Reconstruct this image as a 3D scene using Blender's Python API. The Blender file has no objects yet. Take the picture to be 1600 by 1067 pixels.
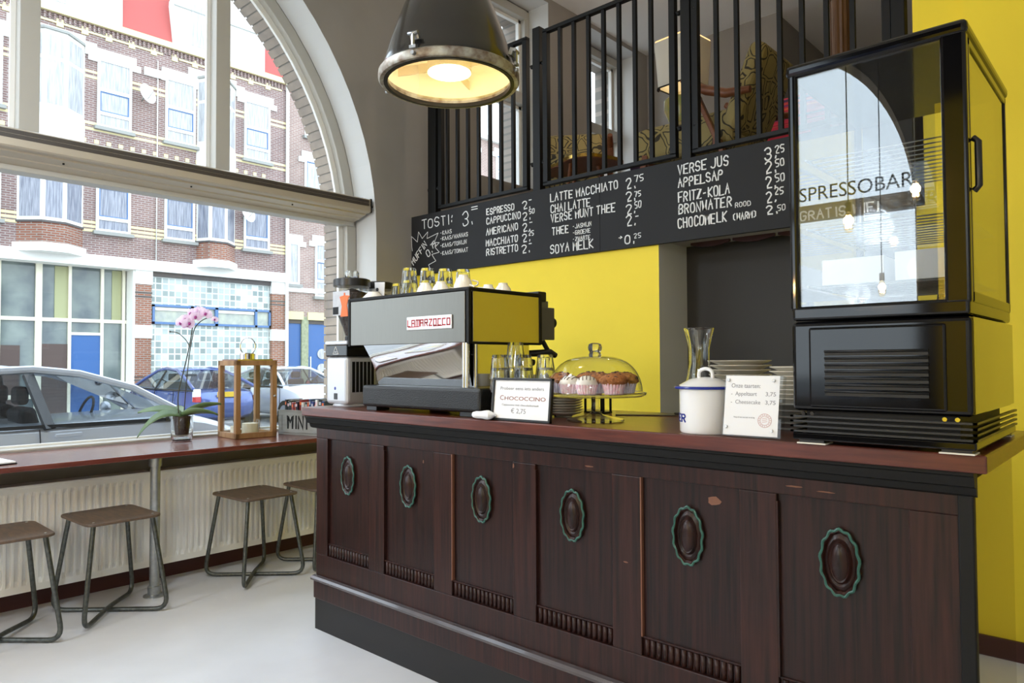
import bpy, bmesh, math, random
from mathutils import Vector, Matrix
S = bpy.context.scene
COL = S.collection
PI = math.pi
random.seed(7)

# ------------------------------------------------------------------ camera
CAM = (0.0, 0.0, 1.28)
cd = bpy.data.cameras.new('camera')
cam = bpy.data.objects.new('camera', cd); COL.objects.link(cam)
R_ = (0.7406, 0.6719, -0.0047); U_ = (0.0224, -0.0177, 0.9996); F_ = (-0.6715, 0.7404, 0.0281)
m = Matrix.Identity(4)
for i in range(3):
    m[i][0], m[i][1], m[i][2], m[i][3] = R_[i], U_[i], -F_[i], CAM[i]
cam.matrix_world = m
cd.sensor_width = 36; cd.lens = 25.16; cd.clip_start = 0.05; cd.clip_end = 300
S.camera = cam

# ------------------------------------------------------------------ light
w = bpy.data.worlds.new('overcast_sky'); S.world = w; w.use_nodes = True
nt = w.node_tree; nt.nodes.clear()
wo = nt.nodes.new('ShaderNodeOutputWorld'); bg = nt.nodes.new('ShaderNodeBackground')
tc = nt.nodes.new('ShaderNodeTexCoord'); sx = nt.nodes.new('ShaderNodeSeparateXYZ')
cr = nt.nodes.new('ShaderNodeValToRGB'); nz = nt.nodes.new('ShaderNodeTexNoise'); mx = nt.nodes.new('ShaderNodeMixRGB')
nz.inputs['Scale'].default_value = 2.2; nz.inputs['Detail'].default_value = 4
cr.color_ramp.elements[0].position = 0.0; cr.color_ramp.elements[0].color = (0.80, 0.91, 1.0, 1)
cr.color_ramp.elements[1].position = 1.0; cr.color_ramp.elements[1].color = (0.70, 0.85, 1.0, 1)
mx.blend_type = 'MULTIPLY'; mx.inputs[0].default_value = 0.12
nt.links.new(tc.outputs['Generated'], sx.inputs[0]); nt.links.new(sx.outputs['Z'], cr.inputs[0])
nt.links.new(tc.outputs['Generated'], nz.inputs['Vector'])
nt.links.new(cr.outputs[0], mx.inputs[1]); nt.links.new(nz.outputs['Fac'], mx.inputs[2])
nt.links.new(mx.outputs[0], bg.inputs[0]); nt.links.new(bg.outputs[0], wo.inputs[0])
bg.inputs[1].default_value = 0.98

def area(name, loc, rot, sx_, sy_, power=0, color=(1, 1, 1), portal=False):
    l = bpy.data.lights.new(name, 'AREA'); l.shape = 'RECTANGLE'; l.size = sx_; l.size_y = sy_
    l.energy = power; l.color = color
    if portal: l.cycles.is_portal = True
    o = bpy.data.objects.new(name, l); o.location = loc; o.rotation_euler = rot; COL.objects.link(o)
    return o
# sampling portals in the window openings (they give off no light of their own)
area('window_portal', (-4.92, 1.1, 2.7), (0, -PI/2, 0), 4.0, 4.8, 1, portal=True)
area('window_portal', (-4.92, 4.98, 3.9), (0, -PI/2, 0), 2.2, 1.1, 1, portal=True)
area('window_portal', (-4.92, 6.65, 3.9), (0, -PI/2, 0), 2.2, 1.1, 1, portal=True)
area('window_portal', (-3.05, -4.35, 2.75), (PI/2, 0, 0), 2.7, 3.9, 1, portal=True)

vs = S.view_settings
vs.view_transform = 'Standard'; vs.look = 'None'; vs.gamma = 1.0; vs.use_curve_mapping = False
vs.exposure = 2.3
S.cycles.transparent_max_bounces = 24

# ------------------------------------------------------------------ helpers: objects
def tag(o, label=None, cat=None, group=None, kind=None):
    if label: o['label'] = label
    if cat: o['category'] = cat
    if group: o['group'] = group
    if kind: o['kind'] = kind
    return o

def thing(name, label, cat, loc=(0, 0, 0), rz=0, group=None):
    o = bpy.data.objects.new(name, None); COL.objects.link(o)
    o.empty_display_size = 0.05
    o.location = loc; o.rotation_euler = (0, 0, rz)
    return tag(o, label, cat, group)

def wm(o):
    b = Matrix.LocRotScale(o.location, o.rotation_euler, o.scale)
    return wm(o.parent) @ b if o.parent else b

def dup(root, loc=None, rz=None, label=None, group=None):
    r = root.copy(); COL.objects.link(r)
    if loc is not None: r.location = loc
    if rz is not None: r.rotation_euler = (0, 0, rz)
    if label: r['label'] = label
    if group: r['group'] = group
    for ch in list(root.children):
        c = ch.copy(); COL.objects.link(c); c.parent = r
        for g in list(ch.children):
            d = g.copy(); COL.objects.link(d); d.parent = c
    return r

# ------------------------------------------------------------------ helpers: mesh builder
class B:
    def __init__(s): s.b = bmesh.new(); s.mi = 0; s.sm = False
    def f(s, pts, sm=None):
        vs = [s.b.verts.new(p) for p in pts]
        fc = s.b.faces.new(vs); fc.material_index = s.mi; fc.smooth = s.sm if sm is None else sm
        return fc
    def hexa(s, p):
        v = [s.b.verts.new(q) for q in p]
        for q in ((0, 3, 2, 1), (4, 5, 6, 7), (0, 1, 5, 4), (1, 2, 6, 5), (2, 3, 7, 6), (3, 0, 4, 7)):
            fc = s.b.faces.new([v[i] for i in q]); fc.material_index = s.mi
        return s
    def box(s, x0, y0, z0, x1, y1, z1):
        x0, x1 = min(x0, x1), max(x0, x1); y0, y1 = min(y0, y1), max(y0, y1); z0, z1 = min(z0, z1), max(z0, z1)
        return s.hexa([(x0, y0, z0), (x1, y0, z0), (x1, y1, z0), (x0, y1, z0), (x0, y0, z1), (x1, y0, z1), (x1, y1, z1), (x0, y1, z1)])
    def obox(s, c, sz, rot=(0, 0, 0)):
        from mathutils import Euler
        M_ = Euler(rot).to_matrix(); c = Vector(c); a, b_, d = sz[0]/2, sz[1]/2, sz[2]/2
        return s.hexa([c + M_ @ Vector(q) for q in ((-a, -b_, -d), (a, -b_, -d), (a, b_, -d), (-a, b_, -d), (-a, -b_, d), (a, -b_, d), (a, b_, d), (-a, b_, d))])
    def bar(s, p, q, wd, hd=None, up=(0, 0, 1)):
        p, q = Vector(p), Vector(q); d = (q - p).normalized(); hd = hd or wd
        u = Vector(up)
        if abs(d.dot(u)) > 0.95: u = Vector((0, 1, 0))
        a = d.cross(u).normalized()*wd/2; c = a.cross(d).normalized()*hd/2
        return s.hexa([p-a-c, p+a-c, p+a+c, p-a+c, q-a-c, q+a-c, q+a+c, q-a+c])
    def rings(s, rs, closed=False, cap=True, sm=True):
        V = [[s.b.verts.new(p) for p in r] for r in rs]; n = len(V[0])
        rng = range(len(V)) if closed else range(len(V)-1)
        for i in rng:
            a, c = V[i], V[(i+1) % len(V)]
            for j in range(n):
                k = (j+1) % n
                fc = s.b.faces.new((a[j], a[k], c[k], c[j])); fc.smooth = sm; fc.material_index = s.mi
        if cap and not closed:
            for r in (V[0][::-1], V[-1]):
                fc = s.b.faces.new(r); fc.material_index = s.mi
        return s
    def tube(s, pts, r, n=10, closed=False, cap=True, fillet=0):
        pts = [Vector(p) for p in pts]
        if fillet:
            o = [pts[0]]
            for i in range(1, len(pts)-1):
                a, c, d = pts[i-1], pts[i], pts[i+1]
                u = (a-c); v = (d-c); ff = min(fillet, u.length*.45, v.length*.45); u.normalize(); v.normalize()
                for k in range(7):
                    t = k/6; o.append((1-t)**2*(c+u*ff) + 2*t*(1-t)*c + t*t*(c+v*ff))
            pts = o + [pts[-1]]
        rad = r if isinstance(r, (list, tuple)) else [r]*len(pts)
        if len(rad) != len(pts): rad = [rad[0]]*len(pts)
        N = len(pts); rs = []; prev = None
        for i in range(N):
            if closed: t = pts[(i+1) % N] - pts[i-1]
            else: t = pts[min(i+1, N-1)] - pts[max(i-1, 0)]
            t.normalize()
            if prev is None:
                a = t.cross(Vector((0, 0, 1)))
                if a.length < .05: a = t.cross(Vector((0, 1, 0)))
            else: a = prev - t*prev.dot(t)
            a.normalize(); prev = a; c = t.cross(a)
            rs.append([pts[i] + (a*math.cos(2*PI*k/n) + c*math.sin(2*PI*k/n))*rad[i] for k in range(n)])
        return s.rings(rs, closed, cap)
    def cyl(s, p, q, r0, r1=None, n=20, cap=True):
        r1 = r0 if r1 is None else r1
        return s.tube([p, q], [r0, r1], n, cap=cap)
    def lathe(s, prof, c=(0, 0, 0), n=28, mod=None, cap=True, axis=None):
        rs = []
        for k, (r, z) in enumerate(prof):
            ring = []
            for j in range(n):
                a = 2*PI*j/n; rr = max(r, 1e-4)*(mod(a, k) if mod else 1)
                ring.append(Vector((rr*math.cos(a), rr*math.sin(a), z)))
            if axis is not None: ring = [axis @ p for p in ring]
            rs.append([Vector(c) + p for p in ring])
        return s.rings(rs, False, cap)
    def shell(s, prof, c=(0, 0, 0), n=28, mod=None, axis=None):      # closed profile (no end caps)
        rs = []
        for k, (r, z) in enumerate(prof):
            ring = []
            for j in range(n):
                a = 2*PI*j/n; rr = max(r, 1e-4)*(mod(a, k) if mod else 1)
                ring.append(Vector((rr*math.cos(a), rr*math.sin(a), z)))
            if axis is not None: ring = [axis @ p for p in ring]
            rs.append([Vector(c) + p for p in ring])
        return s.rings(rs, True, False)
    def prism(s, poly, vec, sm=False):
        v = Vector(vec); a = [s.b.verts.new(p) for p in poly]; c = [s.b.verts.new(Vector(p)+v) for p in poly]; n = len(a)
        for q in (a[::-1], c):
            fc = s.b.faces.new(q); fc.material_index = s.mi
        for i in range(n):
            j = (i+1) % n; fc = s.b.faces.new((a[i], a[j], c[j], c[i])); fc.material_index = s.mi; fc.smooth = sm
        return s
    def ball(s, c, r, n=14, sc=(1, 1, 1), fn=None):
        rs = []; m_ = max(6, n//2+1)
        for i in range(m_+1):
            th = PI*i/m_; ring = []
            for j in range(n):
                a = 2*PI*j/n; d = Vector((math.sin(th)*math.cos(a), math.sin(th)*math.sin(a), -math.cos(th)))
                if i in (0, m_): d = Vector((1e-3*math.cos(a), 1e-3*math.sin(a), -1 if i == 0 else 1))
                k = fn(d) if fn else 1
                ring.append(Vector(c) + Vector((d.x*sc[0], d.y*sc[1], d.z*sc[2]))*r*k)
            rs.append(ring)
        return s.rings(rs)
    def grid(s, P, sm=True, double=0):
        V = [[s.b.verts.new(p) for p in row] for row in P]
        for i in range(len(V)-1):
            for j in range(len(V[0])-1):
                fc = s.b.faces.new((V[i][j], V[i+1][j], V[i+1][j+1], V[i][j+1])); fc.smooth = sm; fc.material_index = s.mi
        return s
    def xf(s, M_):
        bmesh.ops.transform(s.b, matrix=M_, verts=s.b.verts); return s
    def build(s, name, mats, parent=None, local=False, bevel=0, seg=2, label=None, sub=0, solid=0, recalc=True, sharp=0.7):
        if not isinstance(mats, (list, tuple)): mats = [mats]
        if recalc: bmesh.ops.recalc_face_normals(s.b, faces=s.b.faces)
        for e in s.b.edges:
            if len(e.link_faces) == 2 and e.calc_face_angle(0) > sharp: e.smooth = False
        o = None
        if parent and not local: s.xf(wm(parent).inverted())
        off = Vector()
        if not parent:
            xs = [v.co for v in s.b.verts]
            off = Vector(((min(v.x for v in xs)+max(v.x for v in xs))/2, (min(v.y for v in xs)+max(v.y for v in xs))/2, min(v.z for v in xs)))
            bmesh.ops.translate(s.b, vec=-off, verts=s.b.verts)
        me = bpy.data.meshes.new(name); s.b.to_mesh(me); s.b.free()
        for mt in mats: me.materials.append(mt)
        o = bpy.data.objects.new(name, me); COL.objects.link(o)
        o.location = off
        if parent: o.parent = parent
        if solid:
            md = o.modifiers.new('solid', 'SOLIDIFY'); md.thickness = solid; md.offset = 0
        if sub:
            md = o.modifiers.new('sub', 'SUBSURF'); md.levels = sub; md.render_levels = sub
        if bevel:
            md = o.modifiers.new('bevel', 'BEVEL'); md.width = bevel; md.segments = seg; md.limit_method = 'ANGLE'; md.angle_limit = 0.6
        if label: o['label'] = label
        return o

def struct(name, b, mats, label=None, bevel=0):
    o = b.build(name, mats, bevel=bevel); o['kind'] = 'structure'
    if label: o['label'] = label
    return o

def textmesh(name, s, mat, M_, size=0.1, align='LEFT', extrude=0.0004, xs=1.0, parent=None, fit=None):
    cu = bpy.data.curves.new('t', 'FONT'); cu.body = s; cu.size = size; cu.align_x = align; cu.extrude = extrude; cu.resolution_u = 3
    to = bpy.data.objects.new('t', cu); COL.objects.link(to)
    dg = bpy.context.evaluated_depsgraph_get(); dg.update()
    me = bpy.data.meshes.new_from_object(to.evaluated_get(dg)); bpy.data.objects.remove(to); bpy.data.curves.remove(cu)
    if fit:
        x0 = min(v.co.x for v in me.vertices); x1 = max(v.co.x for v in me.vertices); xs = fit/max(1e-6, x1-x0)
    for v in me.vertices: v.co.x *= xs
    me.transform(M_)
    me.materials.clear(); me.materials.append(mat); me.name = name
    o = bpy.data.objects.new(name, me); COL.objects.link(o)
    if parent:
        me.transform(wm(parent).inverted()); o.parent = parent
    return o

# single-stroke letters on a 4 x 6 grid
G = {'A': '002640 1333', 'C': '4536160501103041', 'D': '00062645412000',
     'E': '46060040 0333', 'F': '460600 0333', 'G': '45361605011030414323', 'H': '0006 4046 0343', 'I': '2026', 'J': '4641301001',
     'K': '0006 460340', 'L': '060040', 'M': '0006234640', 'N': '00064046', 'O': '103041453616050110', 'P': '00063645443303',
     'R': '00063645443303 2340', 'S': '453616050413334241301001', 'T': '2026 0646', 'U': '060110304146', 'V': '062046', 'W': '0610233046',
     'X': '0046 0640', 'Y': '062346 2320', 'Z': '06460040', '0': '103041453616050110', '1': '152620', '2': '05163645440040',
     '5': '4606033342413010', '7': '064620', ':': '2122 2425', '.': '2021',
     '-': '1333', '=': '0343 0545', '/': '0046', '(': '36151130', ')': '16353110', '>': '0343 2543 2143', '4': '302602 0242'}
G['B'] = '00063645443303 3342413000'
G['3'] = '05163645443323 334241301001'

def stroke_text(s, x0, z0, wd, h, y, lw, jit=0.0, dep=0.0012, ang=0.0, b=None, n=1.35):
    """letters as thin raised strokes in the XZ plane, facing -Y, baseline left at x0, z0"""
    b = b or B()
    adv = [3.0 if c in 'I.:1' else (3.4 if c == ' ' else 6.1) for c in s]
    tot = sum(adv) - 2.1
    k = wd/max(tot, 1); kz = h/6; x = 0; kk = 0
    ca, sa = math.cos(ang), math.sin(ang)
    for c, ad in zip(s, adv):
        jz = random.uniform(-1, 1)*jit*h; jr = random.uniform(-1, 1)*jit
        off = -1.0 if c in 'I.:1' else 0
        for st in G.get(c, '').split():
            q = [(int(st[i]), int(st[i+1])) for i in range(0, len(st)-1, 2)]
            if jit:
                q = [(gx+random.uniform(-.28, .28), gz+random.uniform(-.22, .22)) for gx, gz in q]
                if c in 'COSGUJ023568BDPR' and len(q) > 3:
                    cl = q[0] if c in 'O0' else None; o_ = [q[0]]
                    for (ax, az), (bx, bz) in zip(q, q[1:]): o_ += [(ax*.72+bx*.28, az*.72+bz*.28), (ax*.28+bx*.72, az*.28+bz*.72)]
                    q = o_ + [q[-1]]
            pts = []
            for (gx, gz) in q:
                px = (x + gx + off + jr*gz)*k; pz = gz*kz + jz
                pts.append((x0 + px*ca - pz*sa, z0 + px*sa + pz*ca))
            kk += 1; d_ = dep + .00012*(kk % 5); N_ = len(pts); rows = []
            for i in range(N_):
                (ax, az), (bx, bz) = pts[max(0, i-1)], pts[min(N_-1, i+1)]
                t1 = Vector((bx-ax, bz-az)); t1 = t1.normalized() if t1.length > 1e-9 else Vector((1, 0))
                c0 = Vector(pts[i])
                if i == 0: c0 = c0 - t1*lw*.4
                if i == N_-1: c0 = c0 + t1*lw*.4
                if 0 < i < N_-1:
                    u1 = (Vector(pts[i])-Vector(pts[i-1])); u2 = (Vector(pts[i+1])-Vector(pts[i])); cs = 1.0
                    if u1.length > 1e-9 and u2.length > 1e-9: cs = max(.55, math.sqrt(max(0, (1+u1.normalized().dot(u2.normalized()))/2)))
                else: cs = 1.0
                nn = Vector((-t1.y, t1.x))*lw/2/cs; p_, q_ = c0+nn, c0-nn
                rows.append([(p_.x, y, p_.y), (q_.x, y, q_.y), (q_.x, y-d_, q_.y), (p_.x, y-d_, p_.y)])
            b.rings(rows, sm=False)
        x += ad
    return b

# ------------------------------------------------------------------ helpers: materials
def lin(h):
    h = h.lstrip('#'); v = [int(h[i:i+2], 16)/255 for i in (0, 2, 4)]
    return tuple(c/12.92 if c <= .04045 else ((c+.055)/1.055)**2.4 for c in v)

def mat(name, col, rough=.5, metal=0, spec=.5, var=0, vs_=8, bump=0, bs=60, coat=0, coatr=.05, aniso=0, col2=None, stretch=None, detail=4, emis=None, es=0, trans=0, sheen=0):
    mt = bpy.data.materials.new(name); mt.use_nodes = True; t = mt.node_tree; p = t.nodes['Principled BSDF']
    if isinstance(col, str): col = lin(col)
    if isinstance(col2, str): col2 = lin(col2)
    p.inputs['Base Color'].default_value = (*col, 1); p.inputs['Roughness'].default_value = rough
    p.inputs['Metallic'].default_value = metal; p.inputs['Specular IOR Level'].default_value = spec
    p.inputs['Coat Weight'].default_value = coat; p.inputs['Coat Roughness'].default_value = coatr
    if trans: p.inputs['Transmission Weight'].default_value = trans
    if sheen: p.inputs['Sheen Weight'].default_value = sheen
    if emis:
        p.inputs['Emission Color'].default_value = (*emis, 1); p.inputs['Emission Strength'].default_value = es
    if var or bump or col2:
        c = t.nodes.new('ShaderNodeTexCoord'); mp = t.nodes.new('ShaderNodeMapping'); t.links.new(c.outputs['Object'], mp.inputs[0])
        if stretch: mp.inputs['Scale'].default_value = stretch
    if var or col2:
        n = t.nodes.new('ShaderNodeTexNoise'); n.inputs['Scale'].default_value = vs_; n.inputs['Detail'].default_value = detail
        t.links.new(mp.outputs[0], n.inputs['Vector'])
        r = t.nodes.new('ShaderNodeValToRGB'); r.color_ramp.elements[0].position = .32; r.color_ramp.elements[1].position = .68
        c2 = col2 or tuple(min(1, x*(1+var)) for x in col); c1 = col if col2 else tuple(x*(1-var) for x in col)
        r.color_ramp.elements[0].color = (*c1, 1); r.color_ramp.elements[1].color = (*c2, 1)
        t.links.new(n.outputs['Fac'], r.inputs[0]); t.links.new(r.outputs[0], p.inputs['Base Color'])
    if bump:
        n2 = t.nodes.new('ShaderNodeTexNoise'); n2.inputs['Scale'].default_value = bs; n2.inputs['Detail'].default_value = 3
        t.links.new(mp.outputs[0], n2.inputs['Vector'])
        bp = t.nodes.new('ShaderNodeBump'); bp.inputs['Strength'].default_value = bump; bp.inputs['Distance'].default_value = .01
        t.links.new(n2.outputs['Fac'], bp.inputs['Height']); t.links.new(bp.outputs[0], p.inputs['Normal'])
    return mt

def brick(name, c1, c2, mortar, bw=.21, bh=.065, ms=.012, axis='yz', rough=.85, offset=.5):
    mt = bpy.data.materials.new(name); mt.use_nodes = True; t = mt.node_tree; p = t.nodes['Principled BSDF']
    c = t.nodes.new('ShaderNodeTexCoord'); s = t.nodes.new('ShaderNodeSeparateXYZ'); k = t.nodes.new('ShaderNodeCombineXYZ')
    t.links.new(c.outputs['Object'], s.inputs[0])
    t.links.new(s.outputs['Y' if axis[0] == 'y' else 'X'], k.inputs[0]); t.links.new(s.outputs['Z'], k.inputs[1])
    b = t.nodes.new('ShaderNodeTexBrick'); t.links.new(k.outputs[0], b.inputs['Vector'])
    b.offset = offset; b.inputs['Scale'].default_value = 1; b.inputs['Brick Width'].default_value = bw; b.inputs['Row Height'].default_value = bh
    b.inputs['Mortar Size'].default_value = ms; b.inputs['Color1'].default_value = (*lin(c1), 1); b.inputs['Color2'].default_value = (*lin(c2), 1); b.inputs['Mortar'].default_value = (*lin(mortar), 1)
    n = t.nodes.new('ShaderNodeTexNoise'); n.inputs['Scale'].default_value = 1.1; t.links.new(c.outputs['Object'], n.inputs['Vector'])
    mxx = t.nodes.new('ShaderNodeMixRGB'); mxx.blend_type = 'OVERLAY'; mxx.inputs[0].default_value = .35
    t.links.new(b.outputs['Color'], mxx.inputs[1]); t.links.new(n.outputs['Fac'], mxx.inputs[2]); t.links.new(mxx.outputs[0], p.inputs['Base Color'])
    p.inputs['Roughness'].default_value = rough
    return mt

def pane(name, tint=(1, 1, 1), ior=1.5, boost=1.0, rough=0.0):
    """thin clear sheet: straight-through view plus its mirror reflection"""
    mt = bpy.data.materials.new(name); mt.use_nodes = True; t = mt.node_tree; t.nodes.clear()
    o = t.nodes.new('ShaderNodeOutputMaterial'); a = t.nodes.new('ShaderNodeBsdfTransparent'); g = t.nodes.new('ShaderNodeBsdfGlossy')
    lw = t.nodes.new('ShaderNodeLayerWeight'); lw.inputs[0].default_value = .5; mx_ = t.nodes.new('ShaderNodeMixShader')
    pw = t.nodes.new('ShaderNodeMath'); pw.operation = 'POWER'; pw.inputs[1].default_value = 5; t.links.new(lw.outputs['Facing'], pw.inputs[0])
    f0 = ((ior-1)/(ior+1))**2; fr = t.nodes.new('ShaderNodeMath'); fr.operation = 'MULTIPLY_ADD'; fr.inputs[1].default_value = 1-f0; fr.inputs[2].default_value = f0; t.links.new(pw.outputs[0], fr.inputs[0])
    mu = t.nodes.new('ShaderNodeMath'); mu.operation = 'MULTIPLY'; mu.inputs[1].default_value = boost; mu.use_clamp = True
    a.inputs[0].default_value = (*tint, 1); g.inputs['Roughness'].default_value = rough
    t.links.new(fr.outputs[0], mu.inputs[0]); t.links.new(mu.outputs[0], mx_.inputs[0])
    t.links.new(a.outputs[0], mx_.inputs[1]); t.links.new(g.outputs[0], mx_.inputs[2]); t.links.new(mx_.outputs[0], o.inputs[0])
    return mt

def glass(name, tint=(1, 1, 1), ior=1.45, rough=0):
    mt = bpy.data.materials.new(name); mt.use_nodes = True; t = mt.node_tree; t.nodes.clear()
    o = t.nodes.new('ShaderNodeOutputMaterial'); g = t.nodes.new('ShaderNodeBsdfGlass'); g.inputs['IOR'].default_value = ior
    g.inputs['Color'].default_value = (*tint, 1); g.inputs['Roughness'].default_value = rough; t.links.new(g.outputs[0], o.inputs[0])
    return mt

def emit(name, col, st):
    mt = bpy.data.materials.new(name); mt.use_nodes = True; t = mt.node_tree; t.nodes.clear()
    o = t.nodes.new('ShaderNodeOutputMaterial'); e = t.nodes.new('ShaderNodeEmission'); e.inputs[0].default_value = (*col, 1); e.inputs[1].default_value = st
    t.links.new(e.outputs[0], o.inputs[0]); return mt

def petalmat():
    mt = mat('orchid_petal', '#fdf6fb', .6, col2='#eccbe8', vs_=22); t = mt.node_tree; p = t.nodes['Principled BSDF']
    tr = t.nodes.new('ShaderNodeBsdfTranslucent'); tr.inputs[0].default_value = (.95, .8, .93, 1); mx_ = t.nodes.new('ShaderNodeMixShader'); mx_.inputs[0].default_value = .5
    o = t.nodes['Material Output']; t.links.new(p.outputs[0], mx_.inputs[1]); t.links.new(tr.outputs[0], mx_.inputs[2]); t.links.new(mx_.outputs[0], o.inputs[0]); return mt

MT = dict(
    taupe=mat('taupe_paint', '#98938d', .85, var=.04, vs_=3),
    reveal=mat('white_plaster', '#cdcdcb', .8),
    white=mat('white_paint', '#e6e5e0', .5),
    frame=mat('cream_frame_paint', '#b1aea6', .4),
    yellow=mat('yellow_paint', '#f7db2e', .6, var=.03, vs_=2),
    ceil=mat('ceiling_paint', '#e9e8e5', .9),
    floor=mat('grey_poured_floor', '#d9dadf', .36, var=.06, vs_=2.2, bump=.02, bs=4),
    darkwall=mat('dark_brown_paint', '#3c3a38', .8),
    greywall=mat('grey_paint', '#aaa7a2', .85),
    basebd=mat('oxblood_baseboard', '#4a2420', .5),
    black=mat('black_metal_paint', '#0d0d0d', .55, spec=.3),
    blackgloss=mat('black_gloss_plastic', '#08080a', .07, spec=.4),
    blackplastic=mat('black_plastic', '#161618', .35),
    chalk=mat('chalkboard_paint', '#1b1b1d', .75, var=.1, vs_=3),
    chalkline=mat('chalk', '#e8e8e6', .9),
    woodd=mat('dark_stained_oak', '#1c0f0d', .34, col2='#3a1d17', vs_=7, stretch=(11, 11, .5), bump=.08, bs=40, spec=.3, coat=.12, coatr=.2),
    woodd2=mat('dark_stained_panel', '#170c0b', .34, col2='#321813', vs_=7, stretch=(12, 12, .45), bump=.08, bs=40, spec=.3, coat=.12, coatr=.2),
    plinth=mat('black_brown_plinth', '#130f0e', .4, var=.1),
    moulding=mat('worn_moulding', '#4d4444', .22, var=.2, coat=.5),
    wear=mat('bare_worn_wood', '#7a4f3a', .6),
    green=mat('verdigris_green', '#2f5f53', .35, var=.15, vs_=30),
    mahog=mat('mahogany_top', '#4b2018', .28, col2='#6a3225', vs_=6, stretch=(1.2, 14, 14), coat=.25, coatr=.2),
    mahogy=mat('mahogany_ledge', '#5c2a22', .26, col2='#733b31', vs_=6, stretch=(14, 1.0, 14), coat=.4, coatr=.2),
    stoolw=mat('worn_dark_ply', '#54463c', .5, col2='#6a5442', vs_=7, stretch=(2, 9, 9)),
    stoolm=mat('worn_grey_steel', '#5c5f5c', .35, metal=.75, var=.25, vs_=60),
    galv=mat('galvanised_steel', '#a7abae', .38, metal=.85, var=.12, vs_=40),
    rad=mat('radiator_enamel', '#f1f0ec', .4),
    steel=mat('brushed_steel', '#75736d', .34, metal=1, var=.04, vs_=5, stretch=(60, 60, 1)), steel_lit=mat('steel_lit_side', '#c4c0b8', .16, metal=1), sidegloss=mat('mirror_black_lacquer', '#0a0a0a', .03, spec=1.0, coat=1.0, coatr=.02),
    chrome=mat('polished_chrome', '#d8d8d8', .04, metal=1),
    brass=mat('brass', '#c9a65a', .25, metal=1),
    red=mat('red_enamel', '#b3202a', .4),
    porc=mat('white_porcelain', '#eeece6', .18, coat=.4),
    cream=mat('cream_porcelain', '#e4dfd2', .25),
    enamel=mat('white_enamel', '#f2f3f5', .12, coat=.5),
    blue=mat('blue_enamel', '#1d2f8f', .25),
    ink=mat('grey_ink', '#8f9096', .8), inkd=mat('dark_ink', '#3a3a40', .8), inkbrown=mat('brown_red_ink', '#8a4a3e', .8), inkpink=mat('pale_red_ink', '#d2a8a6', .8),
    paper=mat('white_paper', '#f1f2f5', .8), acry=pane('clear_acrylic', (.97, .98, .98), 1.49),
    beans=mat('coffee_beans', '#241710', .45, col2='#3a271b', vs_=160, bump=.8, bs=140),
    orange=mat('orange_print', '#e2703c', .6), greyprint=mat('grey_print', '#b9bcc2', .7, var=.1, vs_=30),
    silver=mat('silver_plastic', '#c9ccd2', .3, metal=.25),
    muffin=mat('muffin_crumb', '#bb7a45', .85, col2='#8a5229', vs_=60, bump=1.0, bs=120),
    icing=mat('white_icing', '#f4efe9', .5), choc=mat('chocolate', '#4a2a1c', .5),
    case_p=mat('pink_paper_case', '#e6a9bb', .8, col2='#f3e7ea', vs_=90), case_v=mat('lilac_paper_case', '#cfc3dc', .8, col2='#f0ecf2', vs_=90),
    navy=mat('navy_cloth', '#1c2233', .9, bump=.15, bs=300),
    ash=mat('pale_wood', '#a47d54', .55, col2='#8a6540', vs_=5, stretch=(8, 8, .8)),
    wax=mat('cream_wax', '#efe6cf', .5),
    leaf=mat('orchid_leaf', '#4a6238', .4, col2='#6b8052', vs_=6), stem=mat('dark_stem', '#3c3a2a', .6), bark=mat('bark_soil', '#3a2a22', .9, bump=.6, bs=60),
    petal=petalmat(), petalc=mat('orchid_lip', '#a03a86', .5),
    crate=mat('grey_crate', '#9b9b97', .6, col2='#85857f', vs_=5, stretch=(1, 1, 6)),
    win=pane('window_glass', (.98, .99, .99), 1.45), fridgeglass=pane('fridge_glass', (.93, .95, .96), 1.5, 3.4),
    clear=pane('thin_clear_glass', (.97, .98, .98), 1.45, 1.3),
    tumbler=glass('tumbler_glass', (.97, .98, .98)), crystal=glass('pressed_glass', (.97, .98, .97)), presspane=pane('pressed_clear_glass', (.96, .97, .96), 1.55, 1.8),
    wood=mat('teak', '#6f3d22', .4, col2='#83502f', vs_=6, stretch=(2, 9, 9)),
    woodr=mat('carved_oak', '#6b4a30', .5, col2='#55361f', vs_=8, stretch=(6, 6, 1)),
    bulbglass=pane('bulb_glass', (1, .93, .8), 1.45), fil=emit('filament', (1.0, .55, .18), 60),
    galvrim=mat('chipped_zinc_rim', '#b3b4ac', .45, metal=.4, col2='#6d5a4c', vs_=28),
    lampblack=mat('chipped_black_enamel', '#171615', .22, coat=.5, coatr=.12), lampin=mat('cream_lamp_enamel', '#efe3c6', .5),
)

# ================================================================== the room
H = 4.92                                   # ceiling
XW, YB, YF, XR = -4.47, 3.75, -4.0, 1.25   # window wall, back wall, front wall, right wall
YC, ZC, RA, ZS = 1.09, 2.27, 2.285, 0.79   # street arch: centre, springing, radius, sill

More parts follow.
